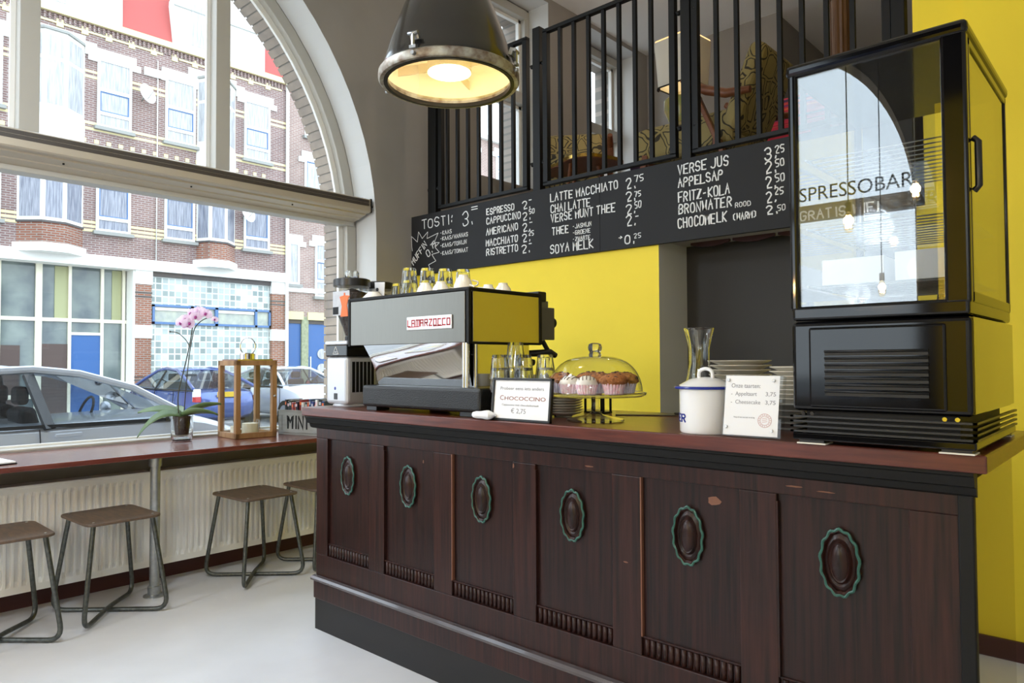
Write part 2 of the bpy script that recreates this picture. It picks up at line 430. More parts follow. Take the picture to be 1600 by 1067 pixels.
def arch_wall(b, plane, t0, t1, c, zc, R, zs, lo, hi, top, bot=0.0, n=40, k=1.0):
    """wall between t0 and t1 (thickness axis), with an arched opening; spans lo..hi along its length"""
    P = (lambda u, t, z: (t, u, z)) if plane == 'x' else (lambda u, t, z: (u, t, z))
    def blk(u0, u1, z0, z1): b.box(*P(u0, t0, z0), *P(u1, t1, z1))
    blk(lo, c-R, bot, top); blk(c+R, hi, bot, top); blk(c-R, c+R, bot, zs)
    us = [c - R*math.cos(PI*i/n) for i in range(n+1)]; zz = [zc + k*R*math.sin(PI*i/n) for i in range(n+1)]
    for i in range(n):
        a, d = us[i], us[i+1]
        p = [P(a, t0, zz[i]), P(d, t0, zz[i+1]), P(d, t1, zz[i+1]), P(a, t1, zz[i]), P(a, t0, top), P(d, t0, top), P(d, t1, top), P(a, t1, top)]
        b.hexa(p)

def arch_ring(b, plane, t0, t1, c, zc, R0, R1, zs, n=40, k=1.0):
    P = (lambda u, t, z: (t, u, z)) if plane == 'x' else (lambda u, t, z: (u, t, z))
    path = [(-1, zs)] + [(-math.cos(PI*i/n), None, math.sin(PI*i/n)) for i in range(n+1)] + [(1, zs)]
    rs = []
    for q in path:
        ring = []
        for (R, t) in ((R0, t0), (R1, t0), (R1, t1), (R0, t1)):
            if len(q) == 2: ring.append(P(c + q[0]*R, t, zs))
            else: ring.append(P(c + q[0]*R, t, zc + k*q[2]*R))
        rs.append(ring)
    b.rings(rs, sm=False)

# floor and ceiling
struct('floor', B().box(XW-.3, YF-.3, -.12, XR+.2, 4.2, 0), MT['floor'])
struct('ceiling', B().box(XW-.55, YF-.3, H, XR+.2, 9.3, H+.2), MT['ceil'])
# street wall: plaster leaf with deep white reveals, then the brick leaf
b = B()
arch_wall(b, 'x', -4.73, XW, YC, ZC, RA, ZS-.02, YF, 3.9, H)
W1, W2 = (4.475, 5.49), (6.135, 7.15)
for lo, hi, z0, z1 in ((3.9, W1[0], 0, H), (W1[1], W2[0], 2, H), (W2[1], 7.5, 2, H), (*W1, 2, 2.95), (*W2, 2, 2.95), (*W1, 4.87, H), (*W2, 4.87, H)):
    b.box(-4.73, lo, z0, XW, hi, z1)
for fc in b.b.faces:                      # plaster inside the openings is white
    n = fc.normal; fc.normal_update(); n = fc.normal; c = fc.calc_center_median()
    inarch = abs(c.x + 4.6) < .02 and abs(n.x) < .3 and c.y < 3.5 and c.y > -1.3 and c.z > .7 and c.z < H-.02
    inm = abs(c.x + 4.6) < .02 and abs(n.x) < .3 and c.y > 4.3
    fc.material_index = 1 if (inarch or inm) else 0
struct('wall_left', b, [MT['taupe'], MT['reveal']])
MT['brickout'] = brick('grey_brown_facing_brick', '#a09488', '#8d8278', '#7d7870', .22, .075, .012)
b = B()
arch_wall(b, 'x', -5.06, -4.80, YC, ZC, RA-.03, ZS-.03, YF-.3, 3.9, 5.3, -.25)
for lo, hi, z0, z1 in ((3.9, W1[0]+.06, -.2, 5.3), (W1[1]-.04, W2[0]+.06, -.2, 5.3), (W2[1]-.04, 9.3, -.2, 5.3), (W1[0]+.06, W1[1]-.04, -.2, 2.9), (W2[0]+.06, W2[1]-.04, -.2, 2.9), (W1[0]+.06, W1[1]-.04, 4.8, 5.3), (W2[0]+.06, W2[1]-.04, 4.8, 5.3)):
    b.box(-5.06, lo, z0, -4.80, hi, z1)
struct('wall_outer', b, MT['brickout'])
# voussoirs round the outside of the arch, one stretcher deep
arch_mortar = B(); arch_ring(arch_mortar, 'x', -5.055, -4.84, YC, ZC, RA-.02, RA-.068, ZS)
struct('trim_3', arch_mortar, mat('mortar', '#8b857d', .9))
b = B(); nv = 104
for i in range(nv):
    a0, a1 = PI*(i+.08)/nv, PI*(i+.92)/nv; P = []
    for (t) in (-5.07, -4.83):
        for (R, a) in ((RA-.075, a0), (RA-.075, a1), (RA-.02, a1), (RA-.02, a0)):
            P.append((t, YC - R*math.cos(a), ZC + R*math.sin(a)))
    b.hexa(P)
for sd in (-1, 1):
    for k in range(21):
        z = ZC - .069*(k+1); b.box(-5.07, YC+sd*(RA-.075), z, -4.83, YC+sd*(RA-.02), z+.059)
struct('trim_1', b, mat('arch_brick', '#a39586', .85, col2='#8a7f76', vs_=6))

# arched street window: frame, mullions, transom, panes
wn = thing('window_1', None, None, (-4.77, YC, ZS)); wn['kind'] = 'structure'; wn['label'] = 'tall arched street window with cream frame and three upper panes'
b = B(); arch_ring(b, 'x', -4.80, -4.73, YC, ZC, RA, RA-.085, ZS+.0)
b.box(-4.80, YC-RA+.05, ZS, -4.70, YC+RA-.05, ZS+.018)
b.build('window_frame', MT['frame'], wn, bevel=.006)
b = B(); arch_ring(b, 'x', -4.815, -4.79, YC, ZC, RA-.06, RA-.125, ZS+.03); b.box(-4.815, YC-RA+.09, ZS+.012, -4.79, YC+RA-.09, ZS+.03)
b.build('glazing_bead', MT['white'], wn)
b = B().box(-4.81, YC-RA+.04, 2.355, -4.70, YC+RA-.04, 2.47); b.build('transom', MT['frame'], wn, bevel=.006)
for yc_ in (1.137, 2.262, .01):
    hz = ZC + math.sqrt((RA-.06)**2 - (yc_-YC)**2)
    b = B().box(-4.80, yc_-.05, 2.45, -4.70, yc_+.05, hz); b.build('mullion', MT['frame'], wn, bevel=.004)
    b = B().box(-4.815, yc_-.075, 2.45, -4.79, yc_-.05, hz-.03).box(-4.815, yc_+.05, 2.45, -4.79, yc_+.062, hz-.03); b.build('mullion_bead', MT['white'], wn)
n = 36; R = RA-.07
b = B(); b.f([(-4.802, YC-R*math.cos(PI*i/n), ZC+R*math.sin(PI*i/n)) for i in range(n+1)] + [(-4.802, YC+R, ZS+.01), (-4.802, YC-R, ZS+.01)])
b.build('pane', MT['win'], wn)

def mezz_window(nm, y0, y1, label):
    wn = thing(nm, None, None, (-4.77, (y0+y1)/2, 2.95)); wn['kind'] = 'structure'; wn['label'] = label
    b = B(); z0, z1, zt = 2.95, 4.85, 3.93
    for (a, c, e, g) in ((y0, y0+.07, z0, z1), (y1-.07, y1, z0, z1)): b.box(-4.80, a, e, -4.72, c, g)
    for (e, g) in ((z0, z0+.08), (z1-.09, z1), (zt-.06, zt+.06)): b.box(-4.795, y0+.05, e, -4.71, y1-.05, g)
    b.build('window_frame', MT['frame'], wn, bevel=.005)
    b = B()
    for (e, g) in ((z0+.08, zt-.06), (zt+.06, z1-.09)):
        b.box(-4.82, y0+.07, e, -4.78, y0+.10, g).box(-4.82, y1-.10, e, -4.78, y1-.07, g).box(-4.82, y0+.07, e, -4.78, y1-.07, e+.03).box(-4.82, y0+.07, g-.03, -4.78, y1-.07, g)
    b.build('sash', MT['white'], wn)
    b = B().f([(-4.80, y0+.05, z0+.04), (-4.80, y1-.05, z0+.04), (-4.80, y1-.05, z1-.05), (-4.80, y0+.05, z1-.05)]) and None
    b = B(); b.f([(-4.801, y0+.05, z0+.04), (-4.801, y1-.05, z0+.04), (-4.801, y1-.05, z1-.05), (-4.801, y0+.05, z1-.05)]); b.build('pane', MT['win'], wn)
mezz_window('window_2', *W1, 'tall two-light window on the upper floor nearest the arch')
mezz_window('window_3', *W2, 'tall two-light window further back on the upper floor')

# front wall (behind the camera) with its own arched window, seen mirrored in the display fridge
FC, FZ, FR, FK = -3.04, 2.72, 1.32, 1.48
b = B(); arch_wall(b, 'y', YF-.28, YF, FC, FZ, FR, .80, XW-.3, -1.55, H, k=FK)
b.box(-1.55, YF-.28, 3.72, XR+.2, YF, H)
struct('wall_front', b, [MT['darkwall']])
struct('wall_side', B().box(-1.55, YF-.28, 0, XR+.2, YF, 3.72), MT['yellow'])
wn = thing('window_4', None, None, (FC, YF-.2, .8)); wn['kind'] = 'structure'; wn['label'] = 'arched front window lettered ESPRESSOBAR'
b = B(); arch_ring(b, 'y', YF-.26, YF-.20, FC, FZ, FR, FR-.06, .8, k=FK); b.box(FC-FR, YF-.26, .8, FC+FR, YF-.18, .88); b.box(FC-FR+.02, YF-.26, 2.79, FC+FR-.02, YF-.12, 2.95)
b.build('window_frame', MT['frame'], wn, bevel=.005)
b = B(); R = FR-.04; b.f([(FC-R*math.cos(PI*i/n), YF-.23, FZ+FK*R*math.sin(PI*i/n)) for i in range(n+1)] + [(FC+R, YF-.23, .84), (FC-R, YF-.23, .84)]); b.build('pane', MT['win'], wn)
textmesh('lettering', 'ESPRESSOBAR', MT['black'], Matrix.Translation((-3.03, YF-.235, 3.02)) @ Matrix.Rotation(PI/2, 4, 'X'), .22, 'LEFT', .0005, parent=wn, fit=1.22)

# back wall, passage recess, mezzanine slab and rooms above
struct('wall_back', B().box(-4.80, YB, 0, -2.213, 4.09, 2.03), [MT['yellow'], MT['reveal']])
o = bpy.data.objects['wall_back']
for p in o.data.polygons:
    if p.normal.x > .9: p.material_index = 1  # jamb in lighter plaster, brightness from the right put into its colour
struct('wall_passage', B().box(-2.3, 4.09, 0, -.8, 4.2, 2.03), MT['darkwall'])  # dark-painted closure in place of the dim passage beyond
struct('wall_pier', B().box(-.836, YB, 0, -.63, 4.4, H).box(-.63, YB-.04, 0, XR+.2, 4.4, H), MT['yellow'])
struct('wall_right', B().box(XR, YF-.1, 0, XR+.2, 9.2, H), MT['reveal'])
struct('mezzanine_floor', B().box(-4.73, YB, 2.0, -.8, 9.2, 2.43).box(-.8, 4.3, 2.0, XR, 9.2, 2.43), MT['greywall'])
b = B()
for k in range(5):
    x = -2.12 + k*.27; P = [(x, 3.97, 2.0)] + [(x+.25*i/10, 3.97, 1.985-.018*math.sin(PI*i/10)) for i in range(11)] + [(x+.25, 3.97, 2.0)]
    b.prism(P, (0, .02, 0))
struct('trim_2', b, MT['basebd'])
b = B().box(-4.73, 7.35, 2.43, -2.9, 7.6, H).box(-3.0, 7.6, 2.43, -2.9, 9.2, H)
struct('wall_mezzanine', b, MT['taupe'])
struct('wall_rear', B().box(-2.95, 8.9, 2.43, XR+.2, 9.1, H), MT['taupe'])
struct('baseboard_left', B().box(XW, YF, 0, XW+.015, YB, .085), MT['basebd'])
struct('baseboard_back', B().box(-.63, YB-.055, 0, XR, YB-.04, .085).box(-.836, YB-.015, 0, -.63, YB, .085), MT['basebd'])
struct('baseboard_right', B().box(XR-.015, YF, 0, XR, YB-.05, .085), MT['basebd'])

# ------------------------------------------------------------------ ventilation unit on the transom
v = thing('ventilation_unit', 'long beige slotted ventilator above the window bar across the arched window', 'ventilator', (-4.6, YC, 2.37))
y0, y1 = YC-RA+.01, 3.325
prof = [(-4.70, 2.535), (-4.49, 2.535), (-4.475, 2.527), (-4.475, 2.437), (-4.485, 2.43), (-4.50, 2.428), (-4.535, 2.428), (-4.54, 2.418), (-4.61, 2.405), (-4.615, 2.398), (-4.70, 2.385)]
b = B().prism([(x, y0, z) for x, z in prof], (0, y1-y0, 0)); b.build('housing', mat('beige_aluminium', '#b3a999', .4, metal=.2), v)
for z in (2.511, 2.487):
    b = B().box(-4.476, y0+.01, z-.0108, -4.472, y1-.02, z+.0108)
    for k in range(int((y1-y0)/.012)): b.box(-4.473, y0+.015+k*.012, z-.0105, -4.4715, y0+.018+k*.012, z+.0105)
    b.build('slot_grille', [mat('dark_bronze_slots', '#453f3a', .5)], v)
b = B().box(-4.66, y1, 2.43, -4.473, y1+.012, 2.537); b.build('end_cap', MT['black'], v, bevel=.003)
b = B().cyl((-4.50, y1+.01, 2.48), (-4.50, y1+.035, 2.48), .008); b.build('end_pin', MT['blackplastic'], v)
for k in range(6): B().cyl((-4.575, y0+.3+k*.72, 2.4125), (-4.575, y0+.3+k*.72, 2.405), .006, n=8).build('screw', MT['black'], v)

# ------------------------------------------------------------------ window bar, radiators
lg = thing('window_bar', 'long reddish mahogany window bar on galvanised pipe legs under the arched window', 'table', (-4.3, .9, 0))
B().box(-4.70, -2.0, .762, -4.06, YB-.02, .79).build('tabletop', MT['mahogy'], lg, bevel=.004)
for y in (1.62, -.32):
    p = B().lathe([(.026, .03), (.026, .745)], (-4.14, y, 0), 16).build('pipe_leg', MT['galv'], lg)
    B().lathe([(.056, .0), (.056, .006), (.034, .012), (.034, .055), (.026, .057)], (-4.14, y, 0), 20).build('floor_flange', MT['galv'], p)
    B().lathe([(.026, .71), (.034, .712), (.034, .755), (.05, .757), (.05, .762)], (-4.14, y, 0), 20).build('top_flange', MT['galv'], p)

def radiator(y0, y1, label):
    r = thing('radiator', label, 'radiator', (-4.36, (y0+y1)/2, .11), group='panel radiators under the window bar')
    x = -4.318; z0, z1 = .115, .655; b = B(); n = int((y1-y0-.06)/.0345); st = (y1-y0-.06)/n
    prof = [(y0, 0)]
    for k in range(n):
        a = y0+.03+k*st; prof += [(a+st*.15, 0), (a+st*.3, -.018), (a+st*.7, -.018), (a+st*.85, 0)]
    prof.append((y1, 0))
    rows = [[(x, p, z0) for p, d in prof], [(x, p, z0+.035) for p, d in prof], [(x+d, p, z0+.06) for p, d in prof], [(x+d, p, z1-.06) for p, d in prof], [(x, p, z1-.035) for p, d in prof], [(x, p, z1) for p, d in prof]]
    b.grid(rows, sm=False)
    b.box(x-.1, y0, z0, x-.02, y1, z1); b.build('front_panel', MT['rad'], r, recalc=False)
    B().box(x-.105, y0-.004, z1-.012, x+.003, y1+.004, z1+.004).build('top_grille', MT['rad'], r, bevel=.004)
    for e in (y0-.002, y1): B().box(x-.1, e, z0, x+.001, e+.002, z1).build('end_panel', MT['rad'], r)
    for e in (y0+.25, y1-.25): B().box(XW+.001, e, z0+.1, x-.09, e+.03, z1-.05).build('wall_bracket', MT['rad'], r)
radiator(1.70, 3.66, 'white fluted panel radiator between the pipe leg and the bar counter')
radiator(-.05, 1.665, 'white fluted panel radiator left of the pipe leg, behind the two nearest stools')

# ------------------------------------------------------------------ stools
def stool(x, y, rz, label):
    t = thing('stool', label, 'stool', (x, y, 0), rz, 'low stools along the window bar')
    return t
def stool_parts(t):
    b = B(); W, D, r = .205, .178, .045; P = []
    for (cx, cy, a0) in ((W-r, D-r, 0), (-W+r, D-r, 90), (-W+r, -D+r, 180), (W-r, -D+r, 270)):
        for k in range(6):
            a = math.radians(a0+k*18); P.append((cx+r*math.cos(a), cy+r*math.sin(a), .488))
    b.prism(P, (0, 0, .014)); o = b.build('seat', MT['stoolw'], t, local=True, bevel=.004)
    for (sx, sy) in ((1, 1), (1, -1)):
        pts = [(sx*.165, sy*.14, .488), (sx*.222, sy*.2, .012), (0, 0, .012 if sy > 0 else .030), (-sx*.222, -sy*.2, .012), (-sx*.165, -sy*.14, .488)]
        B().tube(pts, .0115, 10, fillet=.075).build('leg_frame', MT['stoolm'], t, local=True)
    for sx in (-1, 1):
        for sy in (-1, 1): B().cyl((sx*.165, sy*.14, .502), (sx*.165, sy*.14, .5045), .006, n=8).build('rivet', MT['galv'], t, local=True)
s1 = stool(-4.05, 1.365, .03, 'low stool with dark worn seat standing just left of the pipe leg'); stool_parts(s1)
dup(s1, (-4.066, 2.17, 0), .04, 'low stool with brown seat and crossed legs just right of the pipe leg')
dup(s1, (-3.99, .875, 0), -.02, 'low stool cut off by the left edge of the photo')
dup(s1, (-4.04, 2.62, 0), .0, 'low stool half hidden behind the corner of the bar counter')
dup(s1, (-4.03, -.75, 0), .05, 'low stool at the far end of the window bar, behind the viewer')

# ================================================================== bar counter
X0, X1, YFc, YBc = -3.05, -.335, 1.945, 2.52
c = thing('bar_counter', 'long dark carved wooden bar counter with six panels and green medallions', 'counter', ((X0+X1)/2, 2.2, 0))
PX = [(-2.957+.4335*k, -2.632+.4335*k) for k in range(6)]
b = B()                                   # face frame: stiles and rails round the recessed panels
zt, zb = .915, .36
b.box(X0, YFc, .225, X1, YFc+.03, zb).box(X0, YFc, zt, X1, YFc+.03, 1.0)
xs = [X0] + [v for p in PX for v in p] + [X1]
for k in range(0, len(xs), 2): b.box(xs[k], YFc, zb, xs[k+1], YFc+.03, zt)
b.build('face_frame', MT['woodd'], c, bevel=.003)
B().box(X0+.002, YFc+.03, .1, X1-.002, YBc, 1.0).build('carcass', MT['woodd2'], c)
B().box(X1-.0, YFc, .01, X1+.006, YBc, 1.0).build('end_panel', mat('black_gloss_end_panel', '#141010', .06, coat=1.0, coatr=.03), c)
B().box(X0-.004, YFc-.002, .0, X1+.004, YFc+.01, .225).build('plinth', MT['plinth'], c)
B().box(X0-.004, YFc-.012, .15, X1+.004, YFc, .232).build('skirting', MT['woodd'], c, bevel=.003)
b = B(); P = [(YFc-.012, .232), (YFc-.026, .238), (YFc-.028, .248), (YFc-.018, .256), (YFc+.0, .258)]
b.prism([(X0-.008, y, z) for y, z in [(YFc, .232)] + P], (X1-X0+.016, 0, 0)); b.build('plinth_moulding', MT['moulding'], c)
b = B(); P = [(YFc+.0, .962), (YFc-.012, .968), (YFc-.018, .985), (YFc-.035, .99), (YFc-.04, 1.012), (YFc-.045, 1.016), (YFc-.045, 1.026), (YFc, 1.026)]
b.prism([(X0-.035, y, z) for y, z in P], (X1-X0+.05, 0, 0)); b.build('top_moulding', MT['black'], c)
B().box(X1-.025, YFc-.006, .01, X1+.008, YFc+.02, .965).build('corner_post', MT['black'], c, bevel=.004)
for k, (a, d) in enumerate(PX):
    p = B().box(a, YFc+.012, zb, d, YFc+.03, zt).build('panel', MT['woodd2'], c)
    b = B(); n = 15; st = (d-a-.008)/n                       # fluted strip along the foot of the panel
    for i in range(n): b.tube([(a+.004+st*(i+.5), YFc+.012, zb+.003), (a+.004+st*(i+.5), YFc+.012, .413)], st*.42, 8)
    b.box(a, YFc+.006, .415, d, YFc+.014, .42); b.build('fluting', MT['woodd'], p)
    B().box(a-.001, YFc-.0008, zb+.06, a+.0035, YFc+.012, zt-.02 if k % 2 else zt).build('worn_edge', MT['wear'] if k in (2, 4) else MT['woodd'], p)
    mx_, mz = (a+d)/2, .757
    def wav(A, Bz, y, wv, ph=0, n=72):
        return [(mx_ + A*math.sin(2*PI*i/n)*(1+wv*math.cos(2*PI*i/n*13)), y, mz + Bz*math.cos(2*PI*i/n)*(1+wv*.7*math.cos(2*PI*i/n*13))) for i in range(n)]
    b = B().rings([wav(.050, .088, YFc+.012, .0), wav(.050, .088, YFc+.004, .02), wav(.043, .080, YFc-.002, .02), wav(.040, .074, YFc+.004, .02)], cap=False)
    md = b.build('medallion', MT['woodd'], c)
    b = B().tube(wav(.0475, .0845, YFc+.001, .05), .0040, 6, closed=True); b.build('green_rim', MT['green'], md)
    b = B().rings([wav(.041, .074, YFc+.006, 0), wav(.033, .062, YFc+.001, .01), wav(.029, .056, YFc+.004, 0), wav(.024, .050, YFc-.003, 0), wav(.021, .046, YFc-.001, 0), wav(.016, .038, YFc-.006, 0), wav(.008, .02, YFc-.009, 0), wav(.001, .002, YFc-.0095, 0)], cap=False)
    b.build('carved_boss', MT['woodd2'], md)
random.seed(3)
b = B()
for (x, z, l, h) in ((-1.42, .93, .05, .006), (-.98, .87, .05, .03), (-.66, .935, .06, .004), (-.74, .94, .05, .006), (-1.28, .64, .02, .006), (-2.26, .87, .008, .015), (-1.76, .9, .01, .02)):
    pts = []
    for i in range(10):
        a = 2*PI*i/10; r = random.uniform(.6, 1); pts.append((x+l/2*r*math.cos(a), YFc-.0006 if z > .915 or x in (-1.28, -1.76, -2.26) else YFc+.0114, z+h/2*r*math.sin(a)))
    b.prism(pts, (0, .0005, 0))
b.build('worn_patch', MT['wear'], c)

wt = B().box(-3.07, 1.875, 1.026, -.29, 2.61, 1.067).build('worktop', MT['mahog'], bevel=.004)
tag(wt, 'thick reddish mahogany worktop along the bar counter', 'worktop')
ZT = 1.067

FILL_W = 13
# ================================================================== pendant lamp
L = thing('pendant_lamp', 'large black industrial pendant lamp with glass face, lit, hanging over the counter', 'lamp', (-1.895, 1.757, 2.27))
lc = Vector((-1.895, 1.757, 0))
def lat(prof, nm, mt_, par=L, **k): return B().shell([(r, z) for r, z in prof], lc, 48).build(nm, mt_, par, **k)
out = [(.243, 2.312), (.243, 2.33), (.232, 2.36), (.215, 2.42), (.195, 2.48), (.165, 2.56), (.13, 2.63), (.09, 2.69), (.06, 2.72), (.05, 2.76), (.05, 2.86)]
inn = [(r-.004, z) for r, z in out[::-1]]
sh = lat(out + inn, 'lamp_shade', MT['lampblack'])
lat([(.238, 2.312), (.212, 2.42), (.16, 2.56), (.08, 2.68), (.005, 2.7), (.005, 2.695), (.078, 2.675), (.155, 2.555), (.207, 2.42), (.232, 2.312)], 'reflector', MT['lampin'])
lat([(.229, 2.288), (.250, 2.288), (.255, 2.296), (.255, 2.316), (.248, 2.322), (.229, 2.322)], 'rim', MT['galvrim'])
lat([(.222, 2.285), (.236, 2.285), (.236, 2.30), (.222, 2.30)], 'gasket', MT['black'])
b = B().lathe([(.0, 2.293), (.228, 2.297), (.228, 2.300), (.0, 2.296)], lc, 40); b.build('glass_face', MT['clear'], L)
b = B(); b.shell([(.078, 2.33), (.080, 2.33), (.080, 2.42), (.078, 2.42)], lc, 32)
for k in range(4):
    a = math.radians(25+90*k); d = Vector((math.cos(a), math.sin(a), 0)); b.bar(lc+d*.08+Vector((0, 0, 2.36)), lc+d*.205+Vector((0, 0, 2.36)), .004, .035)
b.build('baffle', MT['lampin'], L)
B().lathe([(.0, 2.327), (.06, 2.329), (.074, 2.34), (.074, 2.352), (.05, 2.40), (.03, 2.43), (.0, 2.435)], lc, 28).build('bulb', emit('lamp_glow', (1.0, .86, .64), 5), L)
for k in range(4):
    a = math.radians(-160+90*k); d = Vector((math.cos(a), math.sin(a), 0)); t = Vector((-d.y, d.x, 0))
    b = B(); z = Vector((0, 0, 1))
    b.bar(lc+d*.243+z*2.352, lc+d*.252+z*2.375, .03, .014); b.cyl(lc+d*.262+z*2.366+t*.018, lc+d*.262+z*2.366-t*.018, .006, n=8)
    b.bar(lc+d*.262+z*2.362, lc+d*.262+z*2.318, .008); b.bar(lc+d*.262+z*2.32-t*.012, lc+d*.262+z*2.32+t*.012, .01); b.cyl(lc+d*.255+z*2.30, lc+d*.268+z*2.30, .007, n=8)
    b.build('latch', MT['galv'], L)
b = B().tube([lc+Vector((0, 0, 2.85)), lc+Vector((0, 0, H-.03))], .006, 8); b.build('hanging_rod', MT['black'], L)
B().lathe([(.0, H-.06), (.05, H-.055), (.06, H-.03), (.06, H)], lc, 24).build('ceiling_rose', MT['black'], L)
pl = bpy.data.lights.new('lamp_light', 'POINT'); pl.energy = .9; pl.color = (1, .8, .52); pl.shadow_soft_size = .04
po = bpy.data.objects.new('lamp_light', pl); COL.objects.link(po); po.parent = L; po.location = (0, 0, .035)

# three added copies out of view, fill light for the floor and counter front
for (x, y, z, lb) in ((-3.35, -.75, 2.45, 'added fill-light pendant lamp above the window bar side, behind the viewer'), (-2.85, .7, 2.95, 'added fill-light pendant lamp left of the viewer, between window bar and counter'), (.55, -2.3, 2.7, 'added fill-light pendant lamp at the right side of the room, behind the viewer')):
    q = dup(L, (x, y, z), 0, lb, 'black industrial pendant lamps')
    for ch in q.children:
        if ch.type == 'LIGHT':
            ch.data = ch.data.copy(); ch.data.energy = FILL_W*(1.25 if x > 0 else 1); ch.data.color = (.84, .92, 1.0); ch.data.shadow_soft_size = .17; ch.location = (0, 0, -.19)
L['group'] = 'black industrial pendant lamps'

# ================================================================== chalkboard
cb = thing('chalkboard', 'long black menu chalkboard across the mezzanine front with white chalk prices', 'menu board', (-2.6, 3.725, 1.975))
b = B().box(-4.467, 3.722, 1.975, -2.62, 3.748, 2.45).box(-2.618, 3.722, 1.975, -.84, 3.748, 2.45)
b.build('board', MT['chalk'], cb, bevel=.001)
CH = [('TOSTI:', -4.334, 2.339, 0.344, 0.077), ('3.', -3.87, 2.301, 0.1, 0.116), ('=', -3.774, 2.393, 0.06, 0.045), ('-KAAS', -4.121, 2.264, 0.127, 0.032), ('-KAAS/ANANAS', -4.121, 2.219, 0.305, 0.032), ('-KAAS/TONIJN', -4.121, 2.165, 0.291, 0.032), ('-KAAS/TOMAAT', -4.121, 2.105, 0.305, 0.032), ('ESPRESSO', -3.618, 2.348, 0.267, 0.049), ('2.', -3.267, 2.338, 0.065, 0.058), ('-', -3.22, 2.38, 0.041, 0.04), ('CAPPUCCINO', -3.619, 2.282, 0.327, 0.049), ('2.', -3.268, 2.262, 0.065, 0.058), ('50', -3.209, 2.298, 0.046, 0.035), ('AMERICANO', -3.622, 2.203, 0.306, 0.051), ('2.', -3.268, 2.182, 0.065, 0.058), ('-', -3.215, 2.224, 0.041, 0.04), ('MACCHIATO', -3.623, 2.121, 0.306, 0.051), ('2.', -3.272, 2.111, 0.067, 0.058), ('25', -3.216, 2.148, 0.046, 0.035), ('RISTRETTO', -3.62, 2.053, 0.303, 0.051), ('2.', -3.278, 2.035, 0.068, 0.058), ('-', -3.222, 2.078, 0.041, 0.04), ('LATTE MACCHIATO', -3.018, 2.353, 0.535, 0.056), ('2.', -2.417, 2.336, 0.06, 0.071), ('75', -2.357, 2.373, 0.059, 0.043), ('CHAI LATTE', -3.016, 2.277, 0.322, 0.056), ('2.', -2.418, 2.26, 0.06, 0.063), ('75', -2.358, 2.281, 0.041, 0.035), ('VERSE MUNT THEE', -3.014, 2.214, 0.51, 0.056), ('2.', -2.419, 2.181, 0.06, 0.067), ('50', -2.359, 2.212, 0.045, 0.043), ('THEE', -3.006, 2.127, 0.135, 0.052), ('-JASMIJN', -2.834, 2.148, 0.149, 0.029), ('-GROENE', -2.834, 2.106, 0.139, 0.029), ('-ZWARTE', -2.834, 2.064, 0.139, 0.029), ('2.', -2.419, 2.11, 0.06, 0.067), ('-', -2.361, 2.15, 0.034, 0.035), ('SOYA MELK', -3.021, 2.004, 0.347, 0.06), ('>', -2.476, 2.034, 0.023, 0.024), ('0.', -2.43, 2.001, 0.06, 0.055), ('25', -2.367, 2.029, 0.048, 0.031), ('VERSE JUS', -2.061, 2.364, 0.307, 0.06), ('APPELSAP', -2.062, 2.29, 0.273, 0.056), ('FRITZ-KOLA', -2.061, 2.203, 0.313, 0.06), ('BRONWATER', -2.059, 2.132, 0.322, 0.06), ('ROOD', -1.715, 2.12, 0.087, 0.028), ('CHOCOMELK', -2.065, 2.052, 0.298, 0.06), ('(WARM)', -1.729, 2.051, 0.132, 0.039), ('3.', -1.546, 2.349, 0.059, 0.069), ('25', -1.487, 2.375, 0.044, 0.044), ('2.', -1.542, 2.276, 0.053, 0.069), ('50', -1.488, 2.304, 0.044, 0.041), ('2.', -1.542, 2.195, 0.052, 0.068), ('50', -1.489, 2.222, 0.046, 0.044), ('2.', -1.539, 2.118, 0.048, 0.065), ('25', -1.494, 2.155, 0.044, 0.041), ('2.', -1.539, 2.056, 0.053, 0.048), ('50', -1.48, 2.068, 0.039, 0.034), ('GRATIS WIFI', -1.363, 1.998, 0.37, 0.05)]
random.seed(11)
yb = 3.7215
for s, x, z, wd, h in CH:
    if s in ('-', '='): q = stroke_text(s, x, z-.01, wd, h*1.2, yb, .0065)
    else: q = stroke_text(s, x, z, wd, h*.9, yb, .0076 if h > .045 else (.006 if h > .034 else .0042), jit=.035)
    q.build('chalk_lettering', MT['chalkline'], cb)
q = stroke_text('MUFFIN', -4.44, 2.06, .215, .05, yb, .0075, ang=math.radians(41)); stroke_text('0.', -4.262, 2.105, .06, .055, yb, .0075, ang=math.radians(35), b=q); stroke_text('75', -4.212, 2.165, .05, .042, yb, .0065, ang=math.radians(35), b=q)
q.build('chalk_lettering', MT['chalkline'], cb)
st = [(-4.455, 2.175), (-4.462, 2.213), (-4.466, 2.295), (-4.393, 2.241), (-4.379, 2.322), (-4.334, 2.262), (-4.267, 2.308), (-4.277, 2.255), (-4.145, 2.283), (-4.191, 2.214), (-4.132, 2.207), (-4.182, 2.175), (-4.132, 2.132), (-4.22, 2.123), (-4.173, 2.068), (-4.258, 2.045), (-4.233, 1.998)]
b = B()
for (ax, az), (bx, bz) in zip(st, st[1:]): b.bar((ax, yb-.0005, az), (bx, yb-.0005, bz), .001, .0045, up=(1, 0, 0) if abs(bz-az) > abs(bx-ax) else (0, 0, 1))
b.build('chalk_starburst', MT['chalkline'], cb)

